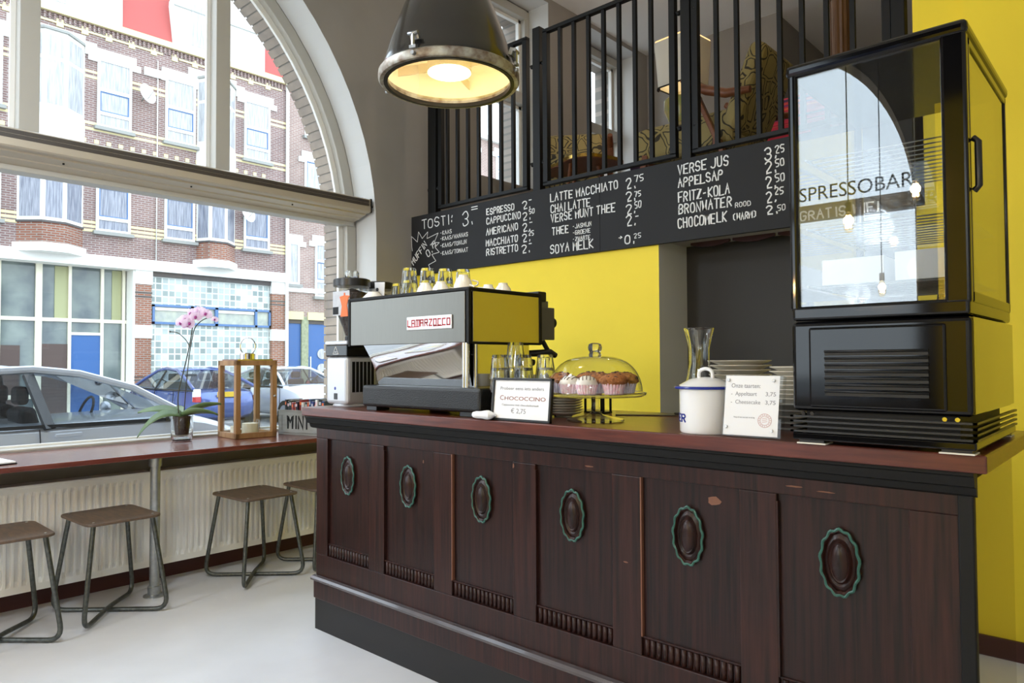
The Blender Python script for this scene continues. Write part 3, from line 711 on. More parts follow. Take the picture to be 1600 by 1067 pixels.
# ================================================================== mezzanine railing
rl = thing('railing', 'tall black steel railing with upright bars along the mezzanine edge', 'railing', (-2.6, YB+.02, 2.43))
for (xa, xb) in ((-4.30, -4.21), (-3.20, -3.135), (-2.055, -1.995), (-.93, -.87)):
    p = B().box(xa, YB+.001, 2.435, xb, YB+.06, 3.60).build('post', MT['black'], rl, bevel=.003)
    for z in (2.66, 3.35):
        b = B().cyl(((xa+xb)/2-.07, YB+.028, z), ((xa+xb)/2+.07, YB+.028, z), .009, n=10)
        for sg in (-.05, .05): b.ball(((xa+xb)/2+sg, YB+.02, z-.012), .014, 8)
        b.build('clamp', MT['black'], p)
for (xa, xb, xs) in ((-4.17, -3.285, [-4.10, -3.985, -3.87, -3.755, -3.637, -3.525, -3.405]), (-3.095, -2.12, [-2.975, -2.858, -2.738, -2.618, -2.5, -2.383, -2.268]), (-1.97, -.955, [-1.842, -1.72, -1.597, -1.478, -1.36, -1.236, -1.11])):
    p = B().box(xa-.022, YB+.01, 2.485, xb+.022, YB+.05, 2.51).box(xa-.022, YB+.01, 3.545, xb+.022, YB+.05, 3.57).box(xa-.022, YB+.01, 2.5, xa+.018, YB+.05, 3.555).box(xb-.018, YB+.01, 2.5, xb+.022, YB+.05, 3.555).build('panel_frame', MT['black'], rl, bevel=.002)
    for x in xs: B().box(x-.012, YB+.018, 2.505, x+.012, YB+.042, 3.55).build('upright_bar', MT['black'], p)

# ================================================================== filament bulbs on cords
def hanging_bulb(x, y, z, label, first=[None]):
    t = thing('filament_bulb', label, 'bulb', (x, y, z), group='bare filament bulbs on black cords')
    B().tube([(0, 0, .12), (0, 0, H-z)], .004, 6).build('cord', MT['black'], t, local=True)
    B().lathe([(.0, .125), (.02, .12), (.021, .07), (.018, .055)], n=14).build('socket', MT['blackplastic'], t, local=True)
    B().lathe([(.013, .06), (.02, .045), (.03, .0), (.032, -.04), (.022, -.075), (.0, -.085)], n=18).build('glass_bulb', MT['bulbglass'], t, local=True)
    b = B()
    for k in range(6):
        a = 2*PI*k/6; b.tube([(.013*math.cos(a), .013*math.sin(a), .035), (.017*math.cos(a), .017*math.sin(a), -.05)], .0022, 5)
    b.build('filament', MT['fil'], t, local=True)
    l = bpy.data.lights.new('bulb_light', 'POINT'); l.energy = 3.0; l.color = (1, .68, .34); l.shadow_soft_size = .03
    lo = bpy.data.objects.new('bulb_light', l); COL.objects.link(lo); lo.parent = t
    return t
hanging_bulb(-1.19, -1.6, 2.42, 'bare filament bulb on a cord, mirrored at the right in the fridge glass')
hanging_bulb(-1.51, -1.25, 2.20, 'bare filament bulb on a cord, mirrored at the left in the fridge glass')
hanging_bulb(-2.6, -3.2, 1.98, 'bare filament bulb hanging nearest the front window')
hanging_bulb(-1.75, -2.9, 1.9, 'bare filament bulb hanging between the window and the other bulbs')

# ================================================================== espresso machine
E_ = thing('espresso_machine', 'stainless two-group espresso machine with red-lettered badge on the counter', 'espresso machine', (-2.33, 2.15, ZT))
mx0, mx1, my0, my1, mz0, mz1 = -2.763, -1.975, 1.93, 2.365, 1.352, 1.568
B().box(mx0+.012, my0+.012, mz0+.006, mx1-.012, my1-.01, mz1-.02).build('boiler_casing', MT['steel'], E_)
B().box(mx0+.014, my0, mz0+.004, mx1-.022, my0+.01, mz1-.012).build('rear_panel', MT['steel'], E_, bevel=.002)
B().box(mx1-.01, my0+.022, mz0+.006, mx1, my1-.014, mz1-.012).build('side_panel', MT['steel_lit'], E_, bevel=.002)  # lighter copy of the steel, brighter side reflection put into its colour
b = B()
for (p, q) in (((mx0+.006, my0+.004, mz0), (mx0+.006, my0+.004, mz1)), ((mx1-.008, my0+.008, mz0), (mx1-.008, my0+.008, mz1)), ((mx1-.004, my1-.006, mz0), (mx1-.004, my1-.006, mz1))): b.bar(p, q, .016)
b.bar((mx0, my0+.006, mz1-.004), (mx1, my0+.006, mz1-.004), .016, .014); b.bar((mx1-.006, my0, mz1-.004), (mx1-.006, my1, mz1-.004), .016, .014)
b.bar((mx0+.006, my0, mz1-.004), (mx0+.006, my1, mz1-.004), .016, .014); b.bar((mx1-.006, my0, mz0+.002), (mx1-.006, my1, mz0+.002), .012, .008)
b.build('edge_trim', MT['black'], E_, bevel=.003)
B().box(mx0+.015, my0+.012, mz1-.02, mx1-.012, my1-.005, mz1-.012).build('cup_tray', MT['steel'], E_)
bd = B().box(-2.342, my0-.006, 1.412, -2.066, my0, 1.468).build('badge', mat('badge_silver', '#dcdde0', .3, metal=.3), E_, bevel=.004)
q = B(); wx = -2.332
SEG = {'L': '060020', 'A': '00062620 0323', 'M': '00064640 2026', 'R': '00062623 2303 1320', 'Z': '06260020', 'O': '0006262000', 'T': '0646 2620', 'C': '26060020', ' ': ''}
def seg(s, x, k):
    for st in SEG[s].split():
        pp = [(int(st[i]), int(st[i+1])) for i in range(0, len(st)-1, 2)]
        for (ax, az), (bx, bz) in zip(pp, pp[1:]):
            P0, P1 = Vector((x+ax*k, my0-.0062, 1.428+az*.0042)), Vector((x+bx*k, my0-.0062, 1.428+bz*.0042)); d = (P1-P0).normalized()*.002
            q.bar(P0-d, P1+d, .0008, .0055, up=(0, 0, 1) if ax != bx else (1, 0, 0))
x = -2.334
for ch in 'LAMARZOCCO':
    seg(ch, x, .0082 if ch != 'M' else .0052); x += .0268 if ch != 'M' else .0278
q.bar((-2.33, my0-.0062, 1.4255), (-2.262, my0-.0062, 1.4255), .0008, .0036, up=(0, 0, 1)); q.bar((-2.175, my0-.0062, 1.4255), (-2.12, my0-.0062, 1.4255), .0008, .0036, up=(0, 0, 1))
q.build('badge_lettering', MT['red'], bd)
# lower body: curved mirror-polished back, chrome sides
lx0, lx1 = -2.665, -1.99
rows = []
for i in range(9):
    t = i/8; z = mz0+.004 - t*(mz0-1.178); y = my0+.012 + .175*(.16*t+.07*t*t)
    rows.append([(lx0 + .055*t + .02*math.sin(PI*t*1.0), y, z), (lx0+.075+.03*t, y-.004*math.sin(PI*t), z), ((lx0+lx1)/2, y, z), (lx1-.02, y, z)])
B().grid(rows).build('polished_back', MT['chrome'], E_, recalc=False)
B().box(lx1-.03, my0+.075, 1.176, lx1-.012, my1-.05, mz0+.004).box(lx0+.09, my0+.075, 1.176, lx1-.02, my1-.06, mz0).build('lower_housing', MT['chrome'], E_)
b = B()
for (px_, py_) in ((lx1-.010, my0+.016), (lx1-.022, my0+.012), (lx1-.008, my0+.06)): b.cyl((px_, py_, 1.176), (px_, py_, mz0+.003), .009, n=12)
b.build('corner_column', MT['chrome'], E_)
B().box(-2.648, my0-.012, 1.085, -1.905, my1+.02, 1.18).build('base_tray', mat('black_textured_base', '#151515', .3, bump=.25, bs=220), E_, bevel=.014, seg=3)
for (x, y) in ((-2.59, my0+.035), (-1.99, my0+.035), (-2.59, my1-.03), (-1.99, my1-.03)):
    B().box(x-.036, y-.036, ZT+.001, x+.036, y+.036, 1.088).build('foot', MT['blackplastic'], E_, bevel=.002)
B().box(mx0+.05, my1-.012, 1.376, mx1-.02, my1+.075, 1.545).build('control_panel', mat('grey_side_cheek', '#6f7072', .4, metal=.4), E_, bevel=.004)
B().box(mx1-.022, my1+.005, 1.374, mx1-.002, my1+.095, 1.515).build('panel_cheek', mat('dark_grey_cheek', '#5c5c5e', .45, metal=.3), E_, bevel=.003)
b = B().cyl((mx1-.03, my1+.095, 1.45), (mx1-.03, my1+.118, 1.45), .024, n=20); b.build('steam_knob', MT['blackplastic'], E_, bevel=.004)
B().box(mx1-.16, my1-.01, 1.54, mx1-.005, my1+.045, 1.583).build('valve_cover', MT['blackplastic'], E_, bevel=.006)
B().tube([(mx1-.03, my1+.04, 1.376), (mx1-.025, my1+.06, 1.35), (mx1-.012, my1+.085, 1.30), (mx1-.002, my1+.11, 1.145)], .0055, 10, fillet=.03).build('steam_wand', MT['chrome'], E_)
B().tube([(mx1-.03, my1+.045, 1.37), (mx1-.024, my1+.063, 1.34), (mx1-.015, my1+.079, 1.312)], .0105, 10).build('wand_grip', MT['blackplastic'], E_)
for gx in (-2.52, -2.22):
    g = B().cyl((gx, my1+.05, 1.30), (gx, my1+.05, 1.385), .036, n=24).build('group_head', MT['chrome'], E_)
    B().tube([(gx, my1+.05, 1.298), (gx, my1+.09, 1.298), (gx+.02, my1+.21, 1.275)], [.03, .012, .016], 12).build('portafilter', MT['blackplastic'], g)
b = B().tube([(-2.06, my1+.0, 1.315), (-1.985, my1+.075, 1.318), (-1.975, my1+.10, 1.305)], [.014, .017, .012], 12); b.build('portafilter_handle', MT['blackplastic'], E_)

# ================================================================== tumblers and cups
def rib(a, k): return 1 + .022*math.cos(a*9)
def ribn(a, k): return 1 + (.035*abs(math.cos(a*4.5))-.02 if 2 <= k <= 6 else 0)
TP = [(.0, .0), (.028, .0), (.0295, .004), (.034, .045), (.0365, .07), (.039, .091), (.0372, .091), (.0345, .07), (.031, .045), (.0265, .012), (.0, .012)]
def tumbler_mesh():
    b = B(); rs = []
    b.lathe([(r, .091-z) for r, z in TP], n=36, mod=lambda a, k: 1+(.05*abs(math.cos(a*4.5))-.035 if k in (2, 3, 4) else 0)); return b
random.seed(5)
t0 = tumbler_mesh().build('tumbler', MT['tumbler']); t0.location = (0, 0, 0)
used = []
def put(o, x, y, z, label, group, cat, rz=None):
    if o.name not in used: used.append(o.name); n = o
    else:
        n = o.copy(); COL.objects.link(n)
        for ch in o.children:
            c = ch.copy(); COL.objects.link(c); c.parent = n
    n.location = (x, y, z); n.rotation_euler = (0, 0, random.uniform(0, 6) if rz is None else rz)
    return tag(n, label, cat, group)
g1 = 'upturned tumblers on the espresso machine'; zt = mz1-.012
for (x, y, k, lb) in ((-2.65, 2.13, 0, 'small upturned tumbler on the machine beside the white bowl'), (-2.51, 2.08, 0, 'lower tumbler of the tallest pair on the espresso machine'), (-2.51, 2.08, 1, 'upper tumbler of the tallest pair on the espresso machine'),
      (-2.457, 2.14, 0, 'lower tumbler of the second pair on the espresso machine'), (-2.457, 2.14, 1, 'upper tumbler of the second pair on the espresso machine'), (-2.415, 2.21, 0, 'lower tumbler of the third pair, behind the middle white cups'), (-2.415, 2.21, 1, 'upper tumbler of the third pair, behind the middle white cups'),
      (-2.37, 2.28, 0, 'lower tumbler of the right rear pair on the espresso machine'), (-2.37, 2.28, 1, 'upper tumbler of the right rear pair on the espresso machine')):
    put(t0, x, y, zt+.0005+k*.056, lb, g1, 'glass')
g2 = 'tumblers stacked beside the espresso machine'
for (x, y, nn, nm) in ((-1.845, 1.965, 4, 'front left stack'), (-1.80, 2.05, 4, 'middle stack'), (-1.735, 2.10, 4, 'right stack'), (-1.86, 2.07, 5, 'rear left stack')):
    for k in range(nn):
        od = ['lowest tumbler', 'second tumbler from the bottom', 'third tumbler from the bottom', 'fourth tumbler from the bottom', 'fifth tumbler from the bottom'][k]
        if k == nn-1: od = 'topmost tumbler'
        put(t0, x, y, ZT+.001+k*.049, od + ' of the ' + nm + ' between machine and framed sign', g2, 'glass')
# upturned cups
CPp = [(.0, .0), (.018, .0), (.0195, -.004), (.021, .004), (.032, .018), (.041, .045), (.0425, .06), (.040, .06), (.0385, .045), (.029, .02), (.0, .008)]
def cup(nm):
    o = B().lathe([(r, .06-z) for r, z in CPp], n=32).build(nm, MT['porc'])
    B().tube([(.040, 0, .045-.03), (.060, 0, .022-.0), (.062, 0, .035), (.036, 0, .042)], .0035, 8, fillet=.015).build('handle', MT['porc'], o, local=True)
    return o
c0 = cup('cup'); g3 = 'white cups on the espresso machine'
for (x, y, z, lb, rz) in ((-2.345, 2.03, 0, 'white cup second from left along the front of the machine top', 2), (-2.262, 2.045, 0, 'white cup in the middle of the machine top', 1), (-2.15, 2.07, 0, 'lower white cup of the pair near the right corner of the machine top', 0), (-2.15, 2.07, .022, 'upper white cup of the pair near the right corner of the machine top', .7),
                  (-2.2, 2.27, 0, 'white cup at the back right of the machine top', 2.4), (-2.11, 2.27, 0, 'rearmost right white cup on the machine top', 2.9), (-2.30, 2.33, 0, 'white cup at the back of the machine top behind the glasses', 2.2)):
    put(c0, x, y, zt+.0005+z, lb, g3, 'cup', rz)
o = B().lathe([(.0, .0), (.03, .0), (.032, .004), (.06, .03), (.072, .055), (.070, .056), (.058, .032), (.03, .008), (.0, .007)], n=36).xf(Matrix.Rotation(PI, 4, 'X')).build('bowl', MT['porc'])
o.scale = (.86, .86, .86); o.location = (-2.695, 2.02, zt+.0005); tag(o, 'white bowl upside down at the left front of the machine top', 'bowl')

# white cup, saucers, cloth beside the machine
o = B().lathe([(.0, .0), (.038, .0), (.041, .004), (.042, .16), (.0395, .16), (.0385, .006), (.0, .005)], n=32).build('jar', MT['cream'])
o.location = (-1.83, 2.205, ZT+.001); tag(o, 'tall straight white jar standing behind the framed sign', 'jar')
SPp = [(.0, .004), (.028, .004), (.030, .0), (.034, .0), (.036, .005), (.066, .014), (.074, .019), (.074, .021), (.064, .0175), (.03, .0085), (.0, .0085)]
s0 = B().lathe(SPp, n=40).build('saucer', MT['cream'])
for k in range(8):
    put(s0, -1.705+.0006*(k % 3), 2.17, ZT+.001+k*.0098, ('topmost saucer' if k == 7 else 'saucer number %s from the bottom' % ['one', 'two', 'three', 'four', 'five', 'six', 'seven', 'eight'][k]) + ' in the pile behind the cake stand', 'saucers piled behind the cake stand', 'saucer', 0)
o = B().ball((0, 0, 0), .05, 16, (1.1, .7, .32), fn=lambda d: 1+.12*math.sin(5*d.x+3*d.y)).build('cloth', mat('white_cloth', '#e9eaee', .9)); o.location = (-1.853, 1.885, ZT+.001)
tag(o, 'white folded cloth on the worktop between machine and framed sign', 'cloth')

# ================================================================== framed sign
f = thing('framed_sign', 'black framed price card reading CHOCOCCINO on the worktop edge', 'sign', (-1.688, 1.9, ZT), 0)
f.rotation_euler = (math.radians(-6), 0, 0)
fw, fh = .14, .155
b = B().box(-fw, -.006, .0, fw, .008, .009).box(-fw, -.006, fh-.009, fw, .008, fh).box(-fw, -.006, 0, -fw+.009, .008, fh).box(fw-.009, -.006, 0, fw, .008, fh); b.build('frame', MT['blackplastic'], f, local=True, bevel=.0015)
cdd = B().box(-fw+.006, .0, .006, fw-.006, .004, fh-.006).build('card', MT['paper'], f, local=True)
B().obox((0, .03, .055), (.05, .003, .115), (math.radians(22), 0, 0)).build('easel_leg', MT['blackplastic'], f, local=True)
FM = wm(f) @ Matrix.Translation((0, -.0006, 0)) @ Matrix.Rotation(PI/2, 4, 'X')
def ftext(s, x, z, size, mt_, fit): textmesh('lettering', s, mt_, FM @ Matrix.Translation((x, z, 0)), size, 'LEFT', .0002, parent=cdd, fit=fit)
ftext('Probeer eens iets anders', -.104, .112, .0165, MT['ink'], .205)
ftext('C', -.104, .075, .024, MT['inkbrown'], .018); ftext('HOCOCCINO', -.082, .075, .0195, MT['inkbrown'], .192)
ftext('Cappuccino met chocoladesmaak', -.092, .055, .0105, MT['ink'], .175)
ftext('\u20ac 2,75', -.046, .029, .024, MT['ink'], .07)

# ================================================================== cake stand with dome and muffins
CX, CY = -1.4915, 2.083
o = B().lathe([(.0, .0), (.098, .0), (.102, .004), (.100, .008), (.03, .022), (.014, .032), (.012, .038), (.016, .045), (.013, .052), (.013, .075), (.02, .084), (.168, .088), (.178, .094), (.180, .102), (.174, .104), (.165, .098), (.0, .095)], (0, 0, 0), 48).build('cake_stand', MT['presspane'])
o.location = (CX, CY, ZT+.001); tag(o, 'clear glass footed cake stand carrying muffins', 'cake stand')
dm = thing('cake_dome', 'clear glass dome with round knob covering the muffins', 'dome', (CX, CY, ZT+.1055))
P = []
for i in range(15):
    t = i/14; a = t*PI/2; P.append((.166*math.cos(a)**.62 if i < 14 else .0, .004 + .122*math.sin(a)**1.15))
P[0] = (.166, .0)
B().lathe(P, (0, 0, 0), 48, cap=False).build('dome', MT['clear'], dm, local=True)
B().lathe([(.0, .121), (.021, .1225), (.023, .13), (.02, .137), (.019, .141), (.024, .147), (.0255, .157), (.022, .168), (.014, .172), (.0, .173)], n=28).build('knob', MT['crystal'], dm, local=True)
def muffin(nm, case):
    m_ = thing(nm, None, None)
    B().lathe([(.0, .0), (.027, .0), (.036, .036), (.0345, .036), (.0255, .002), (.0, .002)], n=64, mod=lambda a, k: 1+.035*math.cos(a*22)).build('paper_case', case, m_, local=True)
    B().lathe([(.0, .003), (.026, .003), (.034, .03), (.041, .036), (.0435, .041), (.042, .046), (.038, .052), (.031, .057), (.022, .062), (.012, .0645), (.0, .066)], n=40, mod=lambda a, k: 1+(.05*math.sin(a*3+k)+.05*math.sin(a*7+2*k)+random.uniform(-.04, .04))*(1 if k > 2 else 0)).build('crumb', MT['muffin'], m_, local=True)
    b = B()
    for k in range(22):
        a = random.uniform(0, 6.28); r = random.uniform(.005, .038); b.ball((r*math.cos(a), r*math.sin(a), .0635-r*r*12), random.uniform(.0035, .006), 6)
    b.build('chocolate_chips', MT['choc'], m_, local=True); return m_
random.seed(9)
ma = muffin('muffin', MT['case_v']); mb = muffin('muffin', MT['case_p'])
gm = 'muffins under the glass dome'; zm = ZT+.0975+.003
MP = [(ma, -.112, -.045, 'chocolate chip muffin at the far left under the glass dome'), (mb, -.058, .035, 'chocolate chip muffin behind the left iced cake under the dome'), (ma, .018, .005, 'chocolate chip muffin in the middle behind the iced cakes under the dome'), (ma, .10, .04, 'chocolate chip muffin in a lilac case at the right under the dome'), (mb, .118, -.058, 'chocolate chip muffin in a pink case right of the second iced cake under the dome'), (ma, .02, .115, 'chocolate chip muffin at the rear of the cake stand under the dome'), (mb, -.08, .095, 'chocolate chip muffin at the left rear of the cake stand under the dome')]
seen = []
for o, dx, dy, lb in MP:
    q = o if o not in seen else dup(o); seen.append(o)
    q.location = (CX+dx, CY+dy, zm); q.rotation_euler = (0, 0, random.uniform(0, 6)); q.scale = (1.12, 1.12, 1.12); tag(q, lb, 'muffin', gm)
def iced(): 
    m_ = thing('iced_cake', None, None)
    B().lathe([(.0, .0), (.026, .0), (.034, .03), (.033, .03), (.025, .002), (.0, .002)], n=64, mod=lambda a, k: 1+.035*math.cos(a*22)).build('paper_case', MT['case_p'], m_, local=True)
    B().lathe([(.0, .004), (.025, .004), (.0325, .03), (.033, .036), (.027, .048), (.014, .056), (.0, .058)], n=28).build('icing', MT['icing'], m_, local=True)
    b = B()
    for k in (-2, -1, 0, 1, 2):
        pts = [(k*.011, y, .0585-(k*.011)**2*14-y*y*14-.0) for y in (-.029, -.02, -.01, 0, .01, .02, .029)]
        b.tube([p for p in pts if math.hypot(p[0], p[1]) < .032], .0014, 5)
    b.build('chocolate_drizzle', MT['choc'], m_, local=True); return m_
ic = iced(); ic.location = (CX-.042, CY-.092, zm); ic.scale = (1.12, 1.12, 1.1); tag(ic, 'white iced cake with chocolate drizzle, left one under the dome', 'cake', 'iced cakes under the glass dome')
dup(ic, (CX+.042, CY-.108, zm), .6, 'white iced cake with chocolate drizzle, right one under the dome')

# tray and card terminal behind the stand
t = thing('bill_tray', 'flat stainless tray with black handle end lying behind the cake stand', 'tray', (-1.56, 2.42, ZT+.001), .55)
B().box(-.06, -.045, 0, .17, .045, .004).build('dish', MT['steel'], t, local=True, bevel=.003)
B().box(.165, -.02, .002, .20, .02, .009).build('grip', MT['blackplastic'], t, local=True, bevel=.003)
t = thing('bottle_rack', 'black wire bottle holder on the worktop behind the cake stand', 'holder', (-1.72, 2.42, ZT+.001))
B().box(-.05, -.03, 0, .05, .03, .006).build('base', MT['black'], t, local=True)
for s_ in (-.045, 0, .045):
    B().tube([(s_, -.025, .006), (s_, -.025, .09), (s_, .025, .09), (s_, .025, .006)], .005, 8, fillet=.015).build('wire_loop', MT['black'], t, local=True)

# ================================================================== enamel tin, acrylic sign, carafe, plates
c_ = thing('enamel_tin', 'white enamel SUIKER tin with blue rim and lid by the acrylic price sign', 'tin', (-1.005, 1.965, ZT+.001))
rT = .077
B().shell([(.0, .0), (.073, .0), (rT, .006), (rT, .128), (.0875, .13), (.0885, .133), (.0875, .136), (.074, .134), (.074, .008), (.0, .004)], n=48).build('pot', MT['enamel'], c_, local=True)
B().tube([(.0885*math.cos(2*PI*i/40), .0885*math.sin(2*PI*i/40), .133) for i in range(40)], .0042, 8, closed=True).build('blue_rim', MT['blue'], c_, local=True)
B().lathe([(.075, .1355), (.078, .14), (.06, .150), (.045, .158), (.02, .163), (.0, .164)], n=40, cap=False).build('lid', MT['enamel'], c_, local=True)
B().tube([(-.022, 0, .160), (-.022, 0, .182), (0, 0, .19), (.022, 0, .182), (.022, 0, .160)], .0055, 10, fillet=.014).build('lid_handle', MT['enamel'], c_, local=True)
q = stroke_text('SUIKER', 0, 0, .135, .021, 0, .0042, n=1)
def wrap(b, a0, r, z0):
    for v in b.b.verts:
        x, y, z = v.co; a = a0 + x/r; rr = r - y; v.co = (rr*math.cos(a), rr*math.sin(a), z0+z)
    return b
wrap(q, math.radians(-213), rT+.0003, .034); q.build('blue_lettering', MT['blue'], c_, local=True)

a_ = thing('acrylic_sign', 'clear acrylic block sign listing cake prices, leaning in front of plates', 'sign', (-.839, 1.905, ZT+.001), math.radians(3))
a_.rotation_euler = (math.radians(-10), 0, math.radians(2))
B().box(-.083, -.012, .0, .083, .012, .172).build('block', MT['acry'], a_, local=True, bevel=.0015)
pp_ = B().box(-.078, -.0132, .004, .074, -.0124, .170).build('paper', MT['paper'], a_, local=True)
for (x, z) in ((-.07, .157), (.058, .157), (-.07, .026), (.058, .02)):
    B().cyl((x, -.0135, z), (x, -.018, z), .0045, n=14).build('screw', MT['galv'], a_, local=True)
AM = wm(a_) @ Matrix.Translation((0, -.0134, 0)) @ Matrix.Rotation(PI/2, 4, 'X')
def atext(s, x, z, size, fit, mt_=None): textmesh('lettering', s, mt_ or MT['ink'], AM @ Matrix.Translation((x, z, 0)), size, 'LEFT', .0002, parent=pp_, fit=fit)
atext('Onze taarten:', -.061, .136, .0175, .082)
atext('-  Appeltaart', -.061, .114, .016, .073); atext('3,75', .036, .114, .016, .028)
atext('-  Cheesecake', -.061, .091, .016, .084); atext('3,75', .036, .091, .016, .028)
atext('Vraag ook naar onze taart van de dag', -.05, .052, .006, .06)
b = B()
for R in (.0185, .0125): b.tube([(.038+R*math.cos(2*PI*i/32), -.0134, .047+R*math.sin(2*PI*i/32)) for i in range(32)], .0006, 4, closed=True)
for i in range(16):
    a = 2*PI*i/16; b.bar((.038+.0142*math.cos(a), -.0134, .047+.0142*math.sin(a)), (.038+.0172*math.cos(a+.08), -.0134, .047+.0172*math.sin(a+.08)), .0012)
for k in (-1, 0, 1): b.bar((.031, -.0134, .047+k*.005), (.045, -.0134, .050+k*.005), .001)
b.build('round_stamp', MT['inkpink'], pp_, local=False) if False else b.build('round_stamp', MT['inkpink'], a_, local=True)

o = B().lathe([(.0, .0), (.045, .0), (.05, .006), (.056, .07), (.055, .10), (.043, .15), (.034, .2), (.034, .25), (.042, .29), (.05, .318), (.051, .321), (.048, .322), (.0405, .29), (.032, .25), (.032, .2), (.041, .15), (.053, .10), (.054, .07), (.048, .012), (.0, .01)], n=40, mod=lambda a, k: 1+.03*math.cos(a*8)*(1 if 9 > k > 3 or 18 > k > 12 else 0)).build('carafe', MT['tumbler'])
o.location = (-1.147, 2.2, ZT+.001); tag(o, 'empty clear glass carafe with flared neck behind the enamel tin', 'carafe')
t = thing('sugar_pourer', 'small glass pourer with chrome cap beside the enamel tin', 'pourer', (-1.105, 2.13, ZT+.001))
B().lathe([(.0, .0), (.03, .0), (.032, .01), (.03, .1), (.024, .115), (.022, .115), (.028, .1), (.03, .012), (.0, .006)], n=24).build('jar', MT['tumbler'], t, local=True)
B().lathe([(.026, .112), (.027, .128), (.012, .14), (.004, .146), (.0, .146)], n=24).build('cap', MT['chrome'], t, local=True)

PPp = [(.0, .004), (.055, .004), (.057, .0), (.062, .0), (.065, .006), (.092, .017), (.104, .021), (.1045, .0235), (.09, .0205), (.06, .009), (.0, .009)]
p0 = B().lathe(PPp, n=48).build('plate', MT['cream'])
ords = ['lowest', 'second', 'third', 'fourth', 'fifth', 'sixth', 'seventh', 'eighth', 'ninth', 'tenth', 'eleventh', 'twelfth', 'thirteenth']
for k in range(13):
    put(p0, -1.08+random.uniform(-.002, .002), 2.36+random.uniform(-.002, .002), ZT+.001+k*.0158, ('topmost' if k == 12 else ords[k] + (' from the bottom,' if k else '')) + ' cream plate in the pile behind the acrylic sign', 'cream plates piled behind the acrylic sign', 'plate', 0)
p1 = B().lathe([(r*.93, z) for r, z in PPp], n=44).build('plate', MT['cream'])
p2 = B().lathe([(r*1.03, z*1.1) for r, z in PPp], n=44).build('plate', mat('grey_stoneware', '#a8a49b', .3))
for k in range(4): put(p2, -.832, 2.24, ZT+.001+k*.0185, ords[k] + (' from the bottom,' if k else '') + ' large grey plate in the pile against the display fridge', 'plates piled beside the display fridge', 'plate', 0)
for k in range(8): put(p1, -.822+random.uniform(-.002, .002), 2.24, ZT+.076+k*.0135, ('topmost' if k == 7 else ords[k] + ' counting up,') + ' white side plate in the pile against the display fridge', 'plates piled beside the display fridge', 'plate', 0)

# ================================================================== display fridge
F = thing('display_fridge', 'tall black countertop display fridge with glass sides at the end of the counter', 'fridge', (-.508, 2.14, ZT))
fx0, fx1, fy0, fy1 = -.706, -.308, 1.85, 2.42
zb0, zb1, zg1, ztp = 1.152, 1.405, 2.012, 2.045
BG = MT['blackgloss']
B().box(fx0, fy0, zb0, fx1, fy1, 1.378).build('lower_housing', BG, F, bevel=.012, seg=3)
B().box(fx0+.045, fy0-.006, zb0+.01, fx1-.05, fy0+.01, 1.362).build('front_cover', BG, F, bevel=.006, seg=3)
B().box(fx1-.0005, fy0+.014, zb0+.006, fx1+.0015, fy1-.004, 1.375).build('side_reflector', MT['sidegloss'], F)  # thin mirror skin added to strengthen the reflection on this side
B().box(fx0+.003, fy0+.001, 1.380, fx1-.003, fy1, zb1+.012).build('deck', BG, F, bevel=.008, seg=3)
b = B()
for k in range(7):
    z = 1.192+k*.0165; b.box(fx0+.085, fy0-.0075, z, fx1-.085, fy0-.004, z+.008); 
    b.cyl((fx0+.085, fy0-.009, z+.0105), (fx1-.085, fy0-.009, z+.0105), .0032, n=8)
b.build('vent_slots', mat('vent_black', '#040404', .5), F)
b = B()
for k in range(4):
    z = 1.098+k*.0125
    b.box(fx0-.004, fy0-.004, z, fx1+.006, fy0+.004, z+.005).box(fx1-.002, fy0-.004, z, fx1+.006, fy1+.012, z+.005).box(fx0-.004, fy0-.004, z, fx0+.004, fy1, z+.005)
b.build('louvre', MT['blackplastic'], F)
B().box(fx0+.03, fy0+.02, 1.09, fx1-.03, fy1-.02, zb0+.01).build('plinth_core', MT['vent'] if 'vent' in MT else MT['black'], F)
B().box(fx0+.0, fy0+.0, 1.078, fx1+.004, fy1, 1.097).build('base_frame', BG, F, bevel=.004)
for (x, y) in ((fx0+.045, fy0+.03), (fx1-.035, fy0+.03), (fx0+.045, fy1-.03), (fx1-.035, fy1-.03)):
    B().box(x-.035, y-.028, ZT+.001, x+.035, y+.028, ZT+.0045).build('foot_pad', MT['cream'], F)
    B().box(x-.03, y-.024, ZT+.004, x+.03, y+.024, 1.082).build('foot', MT['blackplastic'], F)
for x in (fx0+.03, fx0+.052, fx1-.055, fx1-.03): B().cyl((x, fy0-.002, 1.146), (x, fy0-.008, 1.146), .005, n=12).build('screw', MT['chrome'], F)
# posts and top
def rpost(x, y, w_, d_, nm='corner_post'): B().box(x-w_/2, y-d_/2, zb1, x+w_/2, y+d_/2, zg1+.01).build(nm, BG, F, bevel=.008, seg=3)
rpost(fx0+.010, fy0+.012, .022, .024); rpost(fx1-.026, fy0+.016, .052, .030); rpost(fx0+.010, fy1-.014, .022, .024); rpost(fx1-.014, fy1-.014, .026, .026)
b = B().box(fx0-.006, fy0-.002, zg1, fx1+.004, fy1+.004, ztp); b.build('top_panel', BG, F, bevel=.012, seg=3)
B().box(fx0+.02, fy0+.012, zb1+.005, fx1-.05, fy0+.016, zg1+.005).build('front_glass', MT['fridgeglass'], F)
B().box(fx0+.02, fy1-.016, zb1+.005, fx1-.02, fy1-.012, zg1+.005).build('rear_glass', MT['clear'], F)
B().box(fx0+.006, fy0+.02, zb1+.005, fx0+.010, fy1-.02, zg1+.005).build('left_glass', MT['clear'], F)
B().box(fx1-.008, fy0+.03, zb1+.005, fx1-.004, fy1-.02, zg1+.005).build('side_glass', pane('side_glass', (.9, .92, .9), 1.5, 1.6), F)
